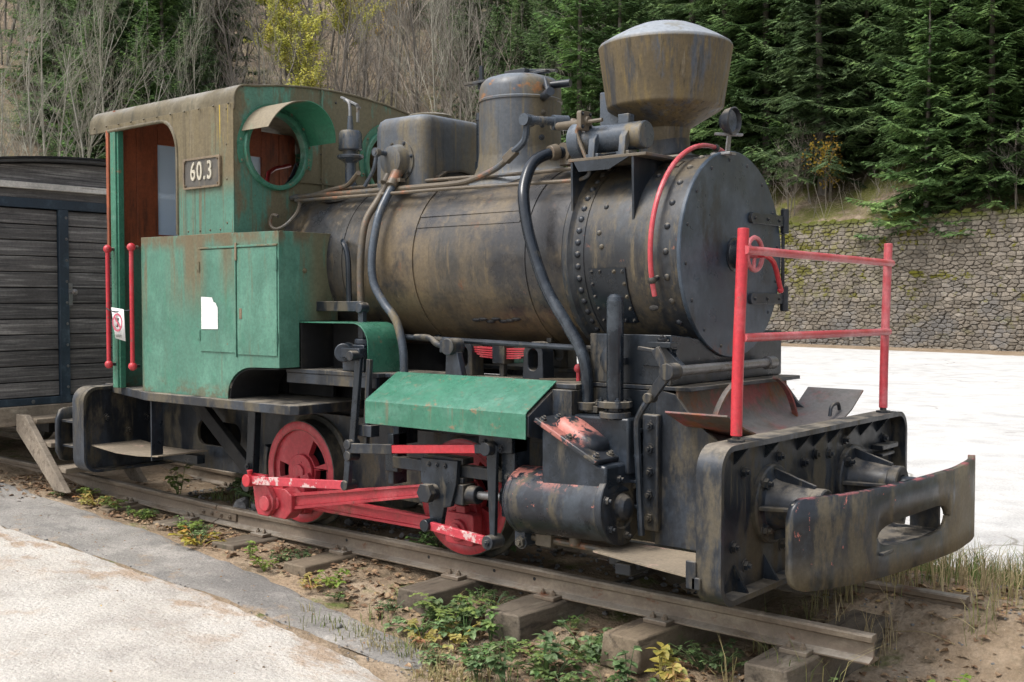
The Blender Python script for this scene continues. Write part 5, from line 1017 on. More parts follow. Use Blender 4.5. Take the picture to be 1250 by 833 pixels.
# ---- sleepers
SX = [-9.05, -8.35, -7.6, -6.88, -6.16, -5.42, -4.70, -3.83, -3.22, -2.60, -1.95]
SLB = ['dark wooden sleeper ' + q for q in ('far under the wooden wagon behind its wheels', 'under the wooden wagon just behind its end wall', 'half buried under the wooden steps', 'half buried in soil below the rear headstock', 'below the rear step beside the fishplate joint', 'between the ballast stones and the rear wheel', 'between the two red wheels, in weeds', 'below the crosshead, just behind the front wheel', 'below the black steam cylinder', 'below the front step plate, with ivy-like weeds', 'under the front headstock near the rail ends')]
SY = [-.72, -.72, -.68, -.70, -.68, -.76, -.82, -.80, -.80, -.755, -.72]
for i, (x, y0) in enumerate(zip(SX, SY)):
    y1 = .78 + random.uniform(-.05, .05); zt = -.113 + rdz(x); w_ = .115 + random.uniform(-.01, .012); sk = random.uniform(-.03, .03); vs_ = []
    ks = np.linspace(0, 1, 7)
    for k in ks:
        yy = y0 + (y1 - y0) * k; e = .9 if k in (0., 1.) else 1.0
        for px_, pz in ((-1, -1), (1, -1), (1, .0), (.88, 1), (-.88, 1), (-1, .0)):
            vs_.append((x + sk * (k - .5) * 2 + px_ * w_ * e + random.uniform(-.006, .006), yy + random.uniform(-.006, .006), zt - .075 + pz * .075 + (random.uniform(-.006, .0) if pz > 0 else 0)))
    b = MB(); b.add(vs_, [(r_ * 6 + k, r_ * 6 + (k + 1) % 6, (r_ + 1) * 6 + (k + 1) % 6, (r_ + 1) * 6 + k) for r_ in range(6) for k in range(6)] + [(5, 4, 3, 2, 1, 0), tuple(range(36, 42))])
    S_ = tag(obj('sleeper', b, 'sleeper', None, .008, 50), SLB[i], 'sleeper', 'sleepers under the rails')
    for yr in (-.405, .405):
        for s in (-1, 1):
            b = MB(); b.box(x - .06, x + .06, yr + s * .045, yr + s * .115, zt - .004, zt + .016); c_ = obj('rail_clip', b, 'rail', S_, .004)
            for dx in (-.03, .03): bolt(S_, (x + dx, yr + s * .078, zt + .014), (0, 0, 1), .014, .022, 'rail', 'spike')
# ================================================================== wooden wagon behind the locomotive
WG = empty('wooden_wagon', (-10.6, 0, .0), 'dark plank-sided wooden railway wagon with blue iron frame behind the locomotive', 'wagon')
XW, WH2 = -8.0, 1.12
_plank = {}
def plank(y0, y1, z0, z1):
    b = MB(); b.box(XW - .03 + random.uniform(-.004, .002), XW + random.uniform(-.003, .003), y0, y1, z0 + .0035, z1 - .0035); obj('plank', b, 'wagon_wood', WG, .004)
NP = 12; zs = np.linspace(.585, 1.985, NP + 1)
for k in range(NP):
    for y0, y1 in ((-WH2 + .05, -.385), (-.305, .305), (.385, WH2 - .05)): plank(y0, y1, zs[k], zs[k + 1])
    for s in (-1, 1):
        b = MB(); b.box(-13.2, XW - .05, s * (WH2 - .03), s * WH2, zs[k] + .002, zs[k + 1] - .002); obj('plank', b, 'wagon_side_wood', WG, .003)
b = MB(); b.box(-13.2, XW - .06, -WH2 + .04, WH2 - .04, .50, 2.12); obj('wagon_body', b, 'dark', WG)
for y in (-.345, .345):
    b = MB(); b.box(XW - .01, XW + .028, y - .038, y + .038, .53, 1.99); PS = obj('iron_post', b, 'wagon_blue', WG, .003)
    for z in np.arange(.65, 1.95, .16): 
        bolt(PS, (XW + .028, y + .018, z), (1, 0, 0), .009, .007, 'steel')
for y in (-WH2 + .02, WH2 - .02):
    b = MB(); b.box(XW - .05, XW + .02, y - .03, y + .03, .53, 2.05); obj('iron_post', b, 'wagon_blue', WG, .003)
b = MB(); b.box(XW - .02, XW + .022, -WH2 + .05, WH2 - .05, 1.99, 2.06); obj('iron_band', b, 'wagon_blue', WG, .003)
b = MB(); b.box(XW - .02, XW + .024, -WH2 + .05, WH2 - .05, .53, .583); BB = obj('iron_band', b, 'wagon_blue', WG, .003)
for y in (-.9, -.6, -.2): bolt(WG, (XW + .024, y, .555), (1, 0, 0), .012, .006, 'steel')
b = MB(); b.box(XW - .10, XW + .03, -WH2, WH2, .385, .528); obj('sill_beam', b, 'grey_wood', WG, .008)
b = MB(); b.box(XW - .02, XW + .045, -WH2 - .05, WH2 + .05, 2.128, 2.175); obj('trim_board', b, 'pale_wood', WG, .004)
b = MB(); b.box(XW - .03, XW + .008, -WH2, WH2, 2.06, 2.127); obj('gable_board', b, 'wagon_wood', WG, .003)
rz = lambda y: 2.375 - .115 * (y / 1.2) ** 2
b = MB(); b.plate('YZ', [(-WH2, 2.176), (WH2, 2.176)] + [(y, rz(y) - .03) for y in np.linspace(WH2, -WH2, 15)], XW - .03, XW + .004); obj('gable_board', b, 'wagon_wood', WG, .003)
b = MB(); b.sheet([(y, rz(y) - .018) for y in np.linspace(-1.22, 1.22, 19)], .02, 'X', -13.3, XW + .10); obj('wagon_roof', b, 'wagon_roof', WG, .003)
b = MB(); b.sheet([(y, rz(y) + .004) for y in np.linspace(-1.23, 1.23, 19)], .012, 'X', XW + .06, XW + .115); obj('roof_edge', b, 'dark', WG)
b = MB(); b.box(XW + .028, XW + .034, -.315, -.285, 1.27, 1.44); b.cyl((XW + .03, -.30, 1.37), (XW + .085, -.30, 1.37), .012, None, 10); b.ball((XW + .09, -.30, 1.37), .024, 12); b.cyl((XW + .028, -.30, 1.30), (XW + .037, -.30, 1.30), .012, None, 8); obj('door_handle', b, 'steel', WG)
b = MB(); b.box(-13.1, XW - .1, -.42, -.34, .30, .50); b.box(-13.1, XW - .1, .34, .42, .30, .50); obj('underframe', b, 'dark', WG, .004, kind='stuff')
for x in (-9.9, -12.2):
    for s in (-1, 1):
        b = MB(); b.lathe((x, s * .34, .28), (0, s, 0), [(0, .04), (0, .30), (.03, .30), (.035, .26), (.12, .256), (.12, .2), (.09, .19), (.09, .05), (.12, .04), (.12, 0)], 32); obj('wheel', b, 'tyre', WG)
# ---- wooden steps up to the wagon
STP = empty('wooden_steps', (-7.55, -.45, 0.0), 'short grey wooden stairway leading up to the wagon end', 'steps')
for y in (-.77, -.18):
    b = MB(); x0, z0, x1, z1 = -7.90, .48, -7.30, -.02
    b.plate('XZ', [(x0, z0), (x0 + .13, z0), (x1 + .10, z1), (x1 - .07, z1), (x0, z0 - .12)], y, y + .045); obj('stringer', b, 'grey_wood', STP, .005)
for k, (x, z) in enumerate(((-7.86, .455), (-7.66, .30), (-7.46, .135))):
    b = MB(); b.box(x - .06, x + .17, -.722, -.182, z - .035, z); obj('tread', b, 'grey_wood', STP, .005)
# ---- paper notices
NT = empty('hanging_notice', (-6.33, -.872, 1.15), 'white card with red prohibition sign hung between two red handrails', 'sign')
b = MB(); b.add([(-6.425, -.862, 1.262), (-6.255, -.878, 1.250), (-6.235, -.88, 1.052), (-6.375, -.866, 1.068)], [(0, 1, 2, 3)]); SHT = obj('card', b, 'white', NT, 0); SHT.modifiers.new('thickness', 'SOLIDIFY').thickness = .002
b = MB(); b.tube([(-6.545, -.828, 1.255), (-6.44, -.858, 1.24), (-6.33, -.872, 1.235), (-6.222, -.852, 1.245)], .004, 6, 4); obj('cord', b, 'black', NT)
b = MB()
cx_, cz_, yy = -6.330, 1.168, -.8775
for r0, r1, n_ in ((.045, .058, 28),):
    b.lathe((cx_, yy, cz_), (0, 1, 0), [(0, r0), (-.002, r0), (-.002, r1), (0, r1)], n_)
b.bar((cx_ - .036, yy - .001, cz_ + .036), (cx_ + .036, yy - .001, cz_ - .036), .003, .012, (1, 0, 1)); obj('prohibition_mark', b, 'signred', NT)
b = MB(); b.ball((cx_ + .002, yy + .001, cz_ + .022), .010, 8, (1, .2, 1)); b.bar((cx_, yy, cz_ + .012), (cx_ - .008, yy, cz_ - .03), .002, .014, (1, 0, 0)); b.bar((cx_ - .012, yy, cz_ + .005), (cx_ + .018, yy, cz_ - .004), .002, .006); obj('figure_mark', b, 'plate', NT)
for z, w_ in ((1.088, .05), (1.078, .038)):
    b = MB(); b.box(-6.315 - w_, -6.315 + w_, -.8775, -.8765, z - .002, z + .002); obj('print_line', b, 'plate', NT)
b = MB(); b.plate('XZ', [(-5.535, 1.138), (-5.375, 1.140), (-5.375, 1.262), (-5.385, 1.275), (-5.395, 1.290), (-5.415, 1.296), (-5.430, 1.322), (-5.535, 1.326)], -.8085, -.8105)
tag(obj('torn_paper', b, 'white', None), 'torn blank white paper stuck on the green bunker door', 'paper')
# ================================================================== stone retaining wall
WA = Vector((-18.7, 33.2, 0)); WD = Vector((.984, -.178, 0)).normalized(); WN = Vector((-.178, -.984, 0)).normalized()
WL0, WL1, WZ0, WZ1 = -12.0, 26.0, -.35, 4.18
SW = empty('stone_wall', WA + Vector((5, -1, -.2)), 'high grey rubble stone retaining wall with moss at the far edge of the lot', 'wall')
def wpt(s, z, d): return WA + WD * s + WN * d + Vector((0, 0, z))
b = MB(); b.add([wpt(s, z, d) for s in (WL0, WL1) for z in (WZ0, WZ1 - .05) for d in (-.8, -.03)], [(0, 1, 3, 2), (4, 6, 7, 5), (0, 4, 5, 1), (2, 3, 7, 6), (0, 2, 6, 4), (1, 5, 7, 3)]); obj('mortar_core', b, 'mortar', SW)
fwd = Vector((-cos(AZ), sin(AZ), 0)); rgt = Vector((sin(AZ), cos(AZ), 0))
def colpx(p): v = Vector(p) - CAM; return 625 + FPX * v.dot(rgt) / v.dot(fwd)
rs = random.Random(3); seeds = []; z = WZ0 - .2; AN = 2.0      # irregular rubble: cells of a jittered lattice, flattened
row = 0
while z < WZ1 + .25:
    h = rs.uniform(.10, .165); s = WL0 - .3 + rs.uniform(0, .3)
    while s < WL1 + .3:
        seeds.append((s + rs.uniform(-.05, .05), (z + h / 2 + rs.uniform(-.04, .04)) * AN)); s += rs.uniform(.13, .40)
    z += h
from collections import defaultdict
cell = defaultdict(list)
for q in seeds: cell[(int(q[0] // .6), int(q[1] // .6))].append(q)
def clip(poly, a, c):
    """keep the side of polygon that is nearer to a than to c"""
    mx, mz, nx, nz_ = (a[0] + c[0]) / 2, (a[1] + c[1]) / 2, c[0] - a[0], c[1] - a[1]; out = []; f = lambda p: (p[0] - mx) * nx + (p[1] - mz) * nz_
    for p, q in zip(poly, poly[1:] + poly[:1]):
        u, v_ = f(p), f(q)
        if u <= 0: out.append(p)
        if u * v_ < 0: t = u / (u - v_); out.append((p[0] + (q[0] - p[0]) * t, p[1] + (q[1] - p[1]) * t))
    return out
stones = []
for q in seeds:
    if not (WL0 < q[0] < WL1): continue
    poly = [(q[0] - .6, q[1] - .6), (q[0] + .6, q[1] - .6), (q[0] + .6, q[1] + .6), (q[0] - .6, q[1] + .6)]; i, j = int(q[0] // .6), int(q[1] // .6)
    for c in (c for di in (-2, -1, 0, 1, 2) for dj in (-2, -1, 0, 1, 2) for c in cell[(i + di, j + dj)]):
        if c is not q and len(poly) > 2: poly = clip(poly, q, c)
    poly = [(p[0], p[1] / AN) for p in poly]
    if len(poly) < 3: continue
    cx_ = sum(p[0] for p in poly) / len(poly); cz_ = sum(p[1] for p in poly) / len(poly)
    top = WZ1 + .10 * mnoise.noise(Vector((cx_ * .9, 0, 5)))
    if cz_ > top or cz_ < WZ0: continue
    ar = abs(sum(p[0] * r_[1] - r_[0] * p[1] for p, r_ in zip(poly, poly[1:] + poly[:1]))) / 2
    stones.append((cx_, cz_, ar, poly))
def stone_geo(b, cx_, cz_, ar, poly):
    d = rs.uniform(.0, .055); g = rs.uniform(.005, .014); fine = []
    for p, q in zip(poly, poly[1:] + poly[:1]):          # cut the corners, so that no stone ends in a sharp point
        fine += [(p[0] * .84 + q[0] * .16 + rs.uniform(-.008, .008), p[1] * .84 + q[1] * .16 + rs.uniform(-.008, .008)), (p[0] * .16 + q[0] * .84, p[1] * .16 + q[1] * .84)]
    n = len(fine); vs_ = []; tx, tz = rs.uniform(-.08, .08), rs.uniform(-.08, .08)
    for k, dd in ((0, -.06), (0, d - .022), (.022, d)):
        for p in fine:
            l = math.hypot(p[0] - cx_, p[1] - cz_) or 1; f = max(.2, 1 - (g + k) / l); x, z_ = cx_ + (p[0] - cx_) * f, cz_ + (p[1] - cz_) * f
            vs_.append(wpt(x, z_, dd + (tx * (x - cx_) + tz * (z_ - cz_) if dd > -.03 else 0)))
    b.add(vs_, [(r_ * n + i, r_ * n + (i + 1) % n, (r_ + 1) * n + (i + 1) % n, (r_ + 1) * n + i) for r_ in range(2) for i in range(n)] + [tuple(range(2 * n, 3 * n))])
vis = sorted((i for i, q in enumerate(stones) if 945 < colpx(wpt(q[0], q[1], 0)) < 1250 and q[1] > -.15), key=lambda i: -stones[i][2] / (wpt(stones[i][0], stones[i][1], 0) - CAM).length ** 2)[:300]
vset = set(vis); rest = MB()
for i, q in enumerate(stones):
    if i in vset: b = MB(); stone_geo(b, *q); obj('stone', b, 'stone', SW, 0, 30)
    else: stone_geo(rest, *q)
obj('stonework', rest, 'stone', SW, 0, 30, kind='stuff')
# ================================================================== wooded hillside
FOOT = [(75, 16.2), (20, 26.15), (-9.8, 31.55), (-18.7, 33.2), (-24, 34.0), (-29, 32.6), (-33, 27), (-35, 19), (-36, 9), (-38, -4), (-43, -24), (-50, -50)]
def resample(poly, st):
    pts = [Vector((x, y, 0)) for x, y in poly]; out = [pts[0]]
    for a, c in zip(pts, pts[1:]):
        n = max(1, int((c - a).length / st)); out += [a + (c - a) * (k / n) for k in range(1, n + 1)]
    for _ in range(3): out = [out[0]] + [(out[i - 1] + out[i] * 2 + out[i + 1]) / 4 for i in range(1, len(out) - 1)] + [out[-1]]
    return out
FT = resample(FOOT, 1.0); NF = len(FT); FNRM = []
for i in range(NF):
    d = (FT[min(i + 1, NF - 1)] - FT[max(i - 1, 0)]).normalized(); n = Vector((d.y, -d.x, 0))
    if n.dot(FT[i] - CAM) < 0: n = -n
    FNRM.append(n)
def smooth(x, a, c): t = max(0., min(1., (x - a) / (c - a))); return t * t * (3 - 2 * t)
def hill(i, t):
    """foot index (float), distance up the slope -> world point"""
    i = max(0., min(NF - 1.001, i)); k = int(i); f = i - k
    p = FT[k] * (1 - f) + FT[k + 1] * f; n = (FNRM[k] * (1 - f) + FNRM[k + 1] * f).normalized(); q = p + n * (t + .30)
    w_ = smooth(p.x, -29, -23); h0 = -.25 * (1 - w_) + 4.10 * w_; sl = .52 + .16 * w_
    h = h0 + sl * t + 1.3 * mnoise.noise(Vector((q.x * .09, q.y * .09, 2))) * min(1, t / 6) + .25 * mnoise.noise(Vector((q.x * .5, q.y * .5, 7))) * min(1, t / 2)
    return Vector((q.x, q.y, h))
M['litter'] = mk('leaf_litter', (.195, .150, .104), .95, layers=[
    dict(c=(.31, .25, .185), s=(1.5, 1.5, 1.5), lo=.45, hi=.65), dict(c=(.11, .085, .055), s=(4, 4, 4), lo=.5, hi=.65, o=5), dict(c=(.17, .165, .075), s=(.3, .3, .3), lo=.5, hi=.62, o=25, a=.7),
    dict(c=(.11, .115, .03), s=(.6, .6, .6), lo=.42, hi=.54, o=11, x=(-27, -21), a=.9), dict(c=(.33, .27, .19), s=(14, 14, 14), lo=.58, hi=.68, o=15)], bump=((9, 9, 9), 1.0, .08), spec=.1)
ts = spread((0, 6, .5), (6, 30, 1.5), (30, 84, 5)); b = MB(); m_ = len(ts)
b.v = [tuple(hill(i, t)) for i in range(NF) for t in ts]
b.f = [(i * m_ + j, i * m_ + j + 1, (i + 1) * m_ + j + 1, (i + 1) * m_ + j) for i in range(NF - 1) for j in range(m_ - 1)]
tag(obj('hillside', b, 'litter', None, 0, 60), kind='structure')
def px_of(p):
    v = Vector(p) - CAM; d = v.dot(fwd); return (625 + FPX * v.dot(rgt) / d, 368 - FPX * v.z / d, d) if d > 1 else (1e9, 1e9, d)
HG = [(i, t, px_of(hill(i, t))) for i in np.arange(0, NF - 1, .5) for t in np.arange(.3, 90, .6)]
def pick(px, t):
    """a hillside point that lies in the direction of column px at distance t up the slope"""
    c = min((g for g in HG if abs(g[1] - t) < .7), key=lambda g: abs(g[2][0] - px)); return hill(c[0] + random.uniform(-.3, .3), c[1] + random.uniform(-.3, .3))
# ---- materials of the wood
M['needle'] = mk('spruce_needles', (.092, .158, .058), .6, layers=[
    dict(c=(.165, .25, .085), s=(.9, .9, .9), lo=.44, hi=.62), dict(c=(.05, .092, .042), s=(2.2, 2.2, 2.2), lo=.52, hi=.66, o=5)], coord='obj', rnd=.22, island=.45, speck=0, spec=.25, transl=.40)
M['bark'] = mk('dark_bark', (.15, .132, .112), .9, layers=[dict(c=(.15, .13, .105), s=(5, 5, 1.5), lo=.5, hi=.65)], bump=((14, 14, 3), .7, .02), coord='obj', rnd=.2)
M['pale_bark'] = mk('pale_bark', (.29, .275, .225), .85, layers=[dict(c=(.16, .15, .11), s=(4, 4, 1.2), lo=.5, hi=.65), dict(c=(.18, .20, .12), s=(3, 3, 2), lo=.55, hi=.68, o=5)], coord='obj', rnd=.15)
M['twig'] = mk('bare_twigs', (.185, .160, .132), .9, layers=[dict(c=(.25, .222, .182), s=(.8, .8, .8), lo=.45, hi=.65)], coord='obj', rnd=.25)
M['twig_pale'] = mk('pale_twigs', (.235, .222, .175), .9, layers=[dict(c=(.17, .165, .12), s=(.8, .8, .8), lo=.45, hi=.65)], coord='obj', rnd=.15)
M['yellow_leaf'] = mk('yellow_green_leaves', (.40, .40, .055), .6, layers=[dict(c=(.50, .44, .06), s=(1, 1, 1), lo=.45, hi=.6), dict(c=(.17, .22, .04), s=(2, 2, 2), lo=.55, hi=.65, o=4)], coord='obj', transl=.3)
M['gold_leaf'] = mk('golden_leaves', (.45, .31, .05), .6, layers=[dict(c=(.34, .20, .04), s=(1, 1, 1), lo=.45, hi=.6)], coord='obj', transl=.3)
def spruce_mesh(seed, H, R, low, dens=1.0):
    r = random.Random(seed); tr = MB(); tr.tube([(0, 0, -.6), (.03, 0, H * .3), (0, .03, H * .7), (0, 0, H)], [.02 * H * (1 - k / 18 * .96) * .62 + .01 for k in range(19)], 7, 6); cr = MB()
    V_, F_ = [], []
    def leaf(p, d, up, l, w_):
        s_ = d.cross(up); n = len(V_)
        if s_.length < 1e-4: return
        s_ = s_.normalized() * w_; m_ = p + d * (l * .45)
        V_.extend([p, m_ + s_, p + d * l, m_ - s_]); F_.append((n, n + 1, n + 2, n + 3))
    z = low
    while z < H - .15:
        u = 1 - (z - low) / (H - low); L_ = R * (u ** .75) * (.72 + .28 * min(1, (z - low + .6) / 1.6)) + .12
        nb = r.choice((5, 6, 6, 7)); a0 = r.uniform(0, 6.28)
        for k in range(nb):
            a = a0 + 2 * pi * k / nb + r.uniform(-.3, .3); Lb = L_ * r.choice((r.uniform(.45, .8), r.uniform(.7, 1.1), r.uniform(.9, 1.25))); el = .35 * (1 - u) - .28 * u + r.uniform(-.16, .16)
            dh = Vector((cos(a), sin(a), 0)); sd_ = Vector((-sin(a), cos(a), 0)); st = .145 / dens; q = .06 * Lb; pp = Vector((0, 0, z))
            pt = lambda x: Vector((0, 0, z)) + dh * x + Vector((0, 0, el * x - .16 * Lb * sin(x / Lb * pi * .9) * u + .10 * x * x / Lb))
            tr_n = 4
            cr.tube([pt(Lb * j / tr_n) for j in range(tr_n + 1)], [.022 * (1 - j / (tr_n + 1)) * (.4 + .6 * u) + .003 for j in range(tr_n + 1)], 3, 0, False)
            while q < Lb:
                f = q / Lb; p = pt(q)
                for sg in (-1, 1):
                    ln = (.62 * Lb * (1 - f) ** .8 * .55 + .14) * r.uniform(.7, 1.2); ang = r.uniform(.75, 1.15)
                    d = (dh * cos(ang) + sd_ * (sg * sin(ang)) + Vector((0, 0, -.18 - .3 * r.random()))).normalized()
                    up = Vector((r.uniform(-.35, .35), r.uniform(-.35, .35), 1)).normalized()
                    leaf(p, d, up, ln, .05 + .03 * r.random())
                    nn = int(ln / .12)
                    for j in range(1, nn):
                        pj = p + d * (j * .12)
                        for s2 in (-1, 1):
                            d2 = (d * .7 + (d.cross(Vector((0, 0, 1)))).normalized() * (s2 * .75) + Vector((0, 0, r.uniform(-.45, .05)))).normalized()
                            if r.random() < .75: leaf(pj, d2, up, .13 + .12 * r.random(), .026 + .016 * r.random())
                q += st * r.uniform(.8, 1.2)
            leaf(pt(Lb * .9), (dh + Vector((0, 0, .1))).normalized(), Vector((0, 0, 1)), .25, .045)
        z += r.uniform(.26, .38) / dens * (1 + .25 * (H > 12))
    cr.add(V_, F_); return tr, cr
def bare_mesh(seed, H, r0, spread_=.55, leaves=0, fork=.35, twl=3, nstem=1, trmat='bark'):
    r = random.Random(seed); tr, cr, lf = MB(), MB(), MB()
    def go(p, d, L_, rad, lvl):
        n = 5 if lvl < 2 else 3; pts = [p]; dd = d.copy(); rr = [rad]
        for k in range(n):
            dd = (dd + Vector((r.uniform(-1, 1), r.uniform(-1, 1), r.uniform(-.3, .8))) * (.10 if lvl == 0 else .22)).normalized()
            pts.append(pts[-1] + dd * (L_ / n)); rr.append(rad * (1 - (k + 1) / n * (.75 if lvl == 0 else .7)))
        (tr if lvl == 0 else cr).tube(pts, rr, (7, 4, 3, 3)[min(lvl, 3)], 0, False)
        if lvl >= twl:
            for _ in range(leaves):
                q = pts[r.randint(1, n)] + Vector((r.uniform(-.12, .12), r.uniform(-.12, .12), r.uniform(-.15, .1))); a = Vector((r.uniform(-1, 1), r.uniform(-1, 1), r.uniform(-1, 1))).normalized() * .062; c_ = a.orthogonal().normalized() * .045
                lf.add([q - a, q + c_, q + a, q - c_], [(0, 1, 2, 3)])
            return
        nc = (11, 6, 5)[lvl]
        for k in range(nc):
            f = r.uniform(fork, 1.0) if lvl == 0 else r.uniform(.2, 1.0); i = min(n - 1, int(f * n)); q = pts[i] + (pts[i + 1] - pts[i]) * (f * n - i)
            ax = dd.orthogonal().normalized(); ax.rotate(Matrix.Rotation(r.uniform(0, 6.28), 3, dd)); a = r.uniform(.45, 1.0) * (1 if lvl else .9)
            nd = (dd * cos(a * spread_ * 1.6) + ax * sin(a * spread_ * 1.6) + Vector((0, 0, .15))).normalized()
            go(q, nd, L_ * r.uniform(.32, .55) * (1.15 - .5 * f if lvl == 0 else 1), rr[i] * .5 + .0015, lvl + 1)
    for s in range(nstem):
        a = r.uniform(0, 6.28); q = Vector((cos(a), sin(a), 0)) * (.0 if nstem == 1 else .25); go(q + Vector((0, 0, -.4)), Vector((cos(a) * .12 * (nstem > 1), sin(a) * .12 * (nstem > 1), 1)).normalized(), H * r.uniform(.85, 1.1), r0, 0)
    return tr, cr, lf
def proto(name, parts):
    """parts: (part name, MB, material) around the origin; returns a list of mesh data"""
    out = []
    for nm, mb, mt in parts:
        if not mb.v: continue
        me = bpy.data.meshes.new(nm); me.from_pydata([tuple(v) for v in mb.v], [], mb.f); me.materials.append(M[mt])
        if nm == 'trunk': me.shade_smooth()
        me.update(); out.append((nm, me))
    return out
def plant_tree(name, pr, loc, label, cat, group=None, sc=1.0, rz=None, tilt=0.0):
    o = bpy.data.objects.new(name, None); COL.objects.link(o); o.location = loc; o.scale = (sc,) * 3; o.rotation_euler = (random.uniform(-tilt, tilt), random.uniform(-tilt, tilt), random.uniform(0, 6.28) if rz is None else rz); o.empty_display_size = .2
    tag(o, label, cat, group)
    for nm, me in pr:
        c = bpy.data.objects.new(nm, me); COL.objects.link(c); c.parent = o
    return o
SPR = [proto('spruce', [('trunk', *(lambda q: (q[0], 'bark'))(s_)), ('crown', s_[1], 'needle')]) for s_ in (spruce_mesh(11, 15, 3.3, 1.2, .9), spruce_mesh(12, 12, 2.9, .5), spruce_mesh(13, 18, 3.6, 2.2, .8), spruce_mesh(14, 7, 2.0, .25, 1.05))]
BAR = []
for sd_, H, r0, kw, tm, cm in ((21, 9.5, .085, dict(spread_=.5), 'bark', 'twig'), (22, 12, .12, dict(spread_=.55, fork=.3), 'bark', 'twig'), (23, 8, .055, dict(spread_=.42, fork=.25), 'pale_bark', 'twig_pale'), (24, 11, .075, dict(spread_=.38, fork=.4), 'pale_bark', 'twig_pale')):
    t_, c_, _ = bare_mesh(sd_, H, r0, **kw); BAR.append(proto('bare', [('trunk', t_, tm), ('crown', c_, cm)]))
t_, c_, l_ = bare_mesh(31, 9, .08, .5, leaves=26); YEL = proto('yellow', [('trunk', t_, 'bark'), ('crown', c_, 'twig'), ('foliage', l_, 'yellow_leaf')])
t_, c_, l_ = bare_mesh(32, 10, .09, .4, leaves=24, fork=.2); GOL = proto('gold', [('trunk', t_, 'bark'), ('crown', c_, 'twig'), ('foliage', l_, 'gold_leaf')])
t_, c_, l_ = bare_mesh(33, 2.4, .02, .6, leaves=3, twl=2, nstem=3); SHY = proto('shrub', [('stem', t_, 'twig'), ('crown', c_, 'twig'), ('foliage', l_, 'gold_leaf')])
t_, c_, l_ = bare_mesh(34, 2.8, .022, .7, twl=2, nstem=5); SHB = proto('shrub', [('stem', t_, 'twig'), ('crown', c_, 'twig')])
random.seed(5)
# spruces above the stone wall
G1 = 'spruces above the stone wall'
rowsp = [(1.6, range(930, 1400, 88), (0, 1)), (4.2, range(700, 1420, 62), (0, 0, 2, 1)), (8, range(690, 1400, 52), (2, 0, 2)), (13, range(690, 1380, 60), (2, 0)), (20, range(680, 1350, 62), (2, 2)), (29, range(640, 1300, 70), (2, 0))]
for t, pxs, ks in rowsp:
    for px in pxs:
        if t < 2 and (935 < px < 1010): continue
        p = pick(px + random.uniform(-18, 18), t + random.uniform(-.8, 1.4)); plant_tree('spruce_tree', SPR[random.choice(ks)], p, ('dense green spruce %s, %s' % ('at the stone wall top edge' if t < 2 else 'in the second row above the stone wall' if t < 5 else 'in the middle rows above the stone wall' if t < 15 else 'high on the slope above the stone wall', 'seen beyond the chimney' if px < 900 else 'behind the front hand rail' if px < 1090 else 'beside the lot'))[:200], 'tree', G1, random.uniform(.85, 1.15), None, .03)
p = pick(1128, .5); plant_tree('spruce_tree', SPR[3], Vector((p.x, p.y, p.z - .5)) - FNRM[int(NF / 3)] * .3, 'young spruce drooping its low branches over the stone wall top', 'tree', None, 1.15)
p = pick(1215, 1.0); plant_tree('spruce_tree', SPR[1], p, 'broad spruce at the wall top beside the drooping young spruce', 'tree', None, .95)
for px, t, sc in ((962, 1.0, .9), (985, 1.6, 1.1), (1240, .6, .9), (1190, .5, .7)):
    plant_tree('bare_shrub', SHB, pick(px, t), 'leafless twiggy shrub growing on top of the stone wall', 'shrub', 'leafless shrubs on the wall top', sc)
plant_tree('yellow_shrub', SHY, pick(1005, 1.2), 'small shrub with a few pale yellow leaves above the stone wall', 'shrub', None, .9)
# spruces behind the wagon
G2 = 'spruces behind the wagon'
for px, t, k, sc in ((95, 13, 1, .9), (128, 10, 0, .75), (150, 15, 0, 1.0), (182, 9, 1, .85), (205, 13, 0, .95), (232, 10, 1, .85), (170, 22, 2, 1.0), (215, 20, 2, .95), (110, 20, 0, .9), (250, 15, 1, .7), (75, 18, 1, .9), (60, 24, 0, 1.0), (140, 17, 1, 1.0), (190, 17, 0, .9), (225, 16, 1, 1.0), (160, 28, 2, 1.0), (240, 24, 0, 1.0), (118, 12, 3, 1.2), (198, 8, 3, 1.1)):
    plant_tree('spruce_tree', SPR[k], pick(px, t), 'dark green spruce on the slope behind the wooden wagon', 'tree', G2, sc)
for px, t, k, sc, lb in ((508, 9, 3, .36, 'very small young spruce on the brown slope behind the sand box'), (620, 15, 1, .9, 'grey-green spruce among bare trees behind the steam dome'), (655, 20, 0, .95, 'tall spruce among bare trunks between dome and chimney'), (690, 12, 1, .9, 'spruce just left of the chimney among thin bare saplings')):
    plant_tree('spruce_tree', SPR[k], pick(px, t), lb.replace('just left of', 'next to'), 'tree', None, sc)
for px, t, k, sc in ((585, 24, 0, .9), (600, 18, 1, .8), (640, 26, 2, .85), (668, 15, 0, .8), (705, 18, 2, .8), (720, 10, 1, .9), (610, 34, 2, .9), (560, 40, 2, .8), (300, 42, 2, .8), (270, 30, 0, .8), (440, 52, 2, .9), (520, 48, 2, .8)):
    plant_tree('spruce_tree', SPR[k], pick(px, t), 'spruce standing among leafless trees %s' % ('behind the steam dome' if 540 < px else 'high above the cab roof'), 'tree', 'spruces among leafless trees', sc)
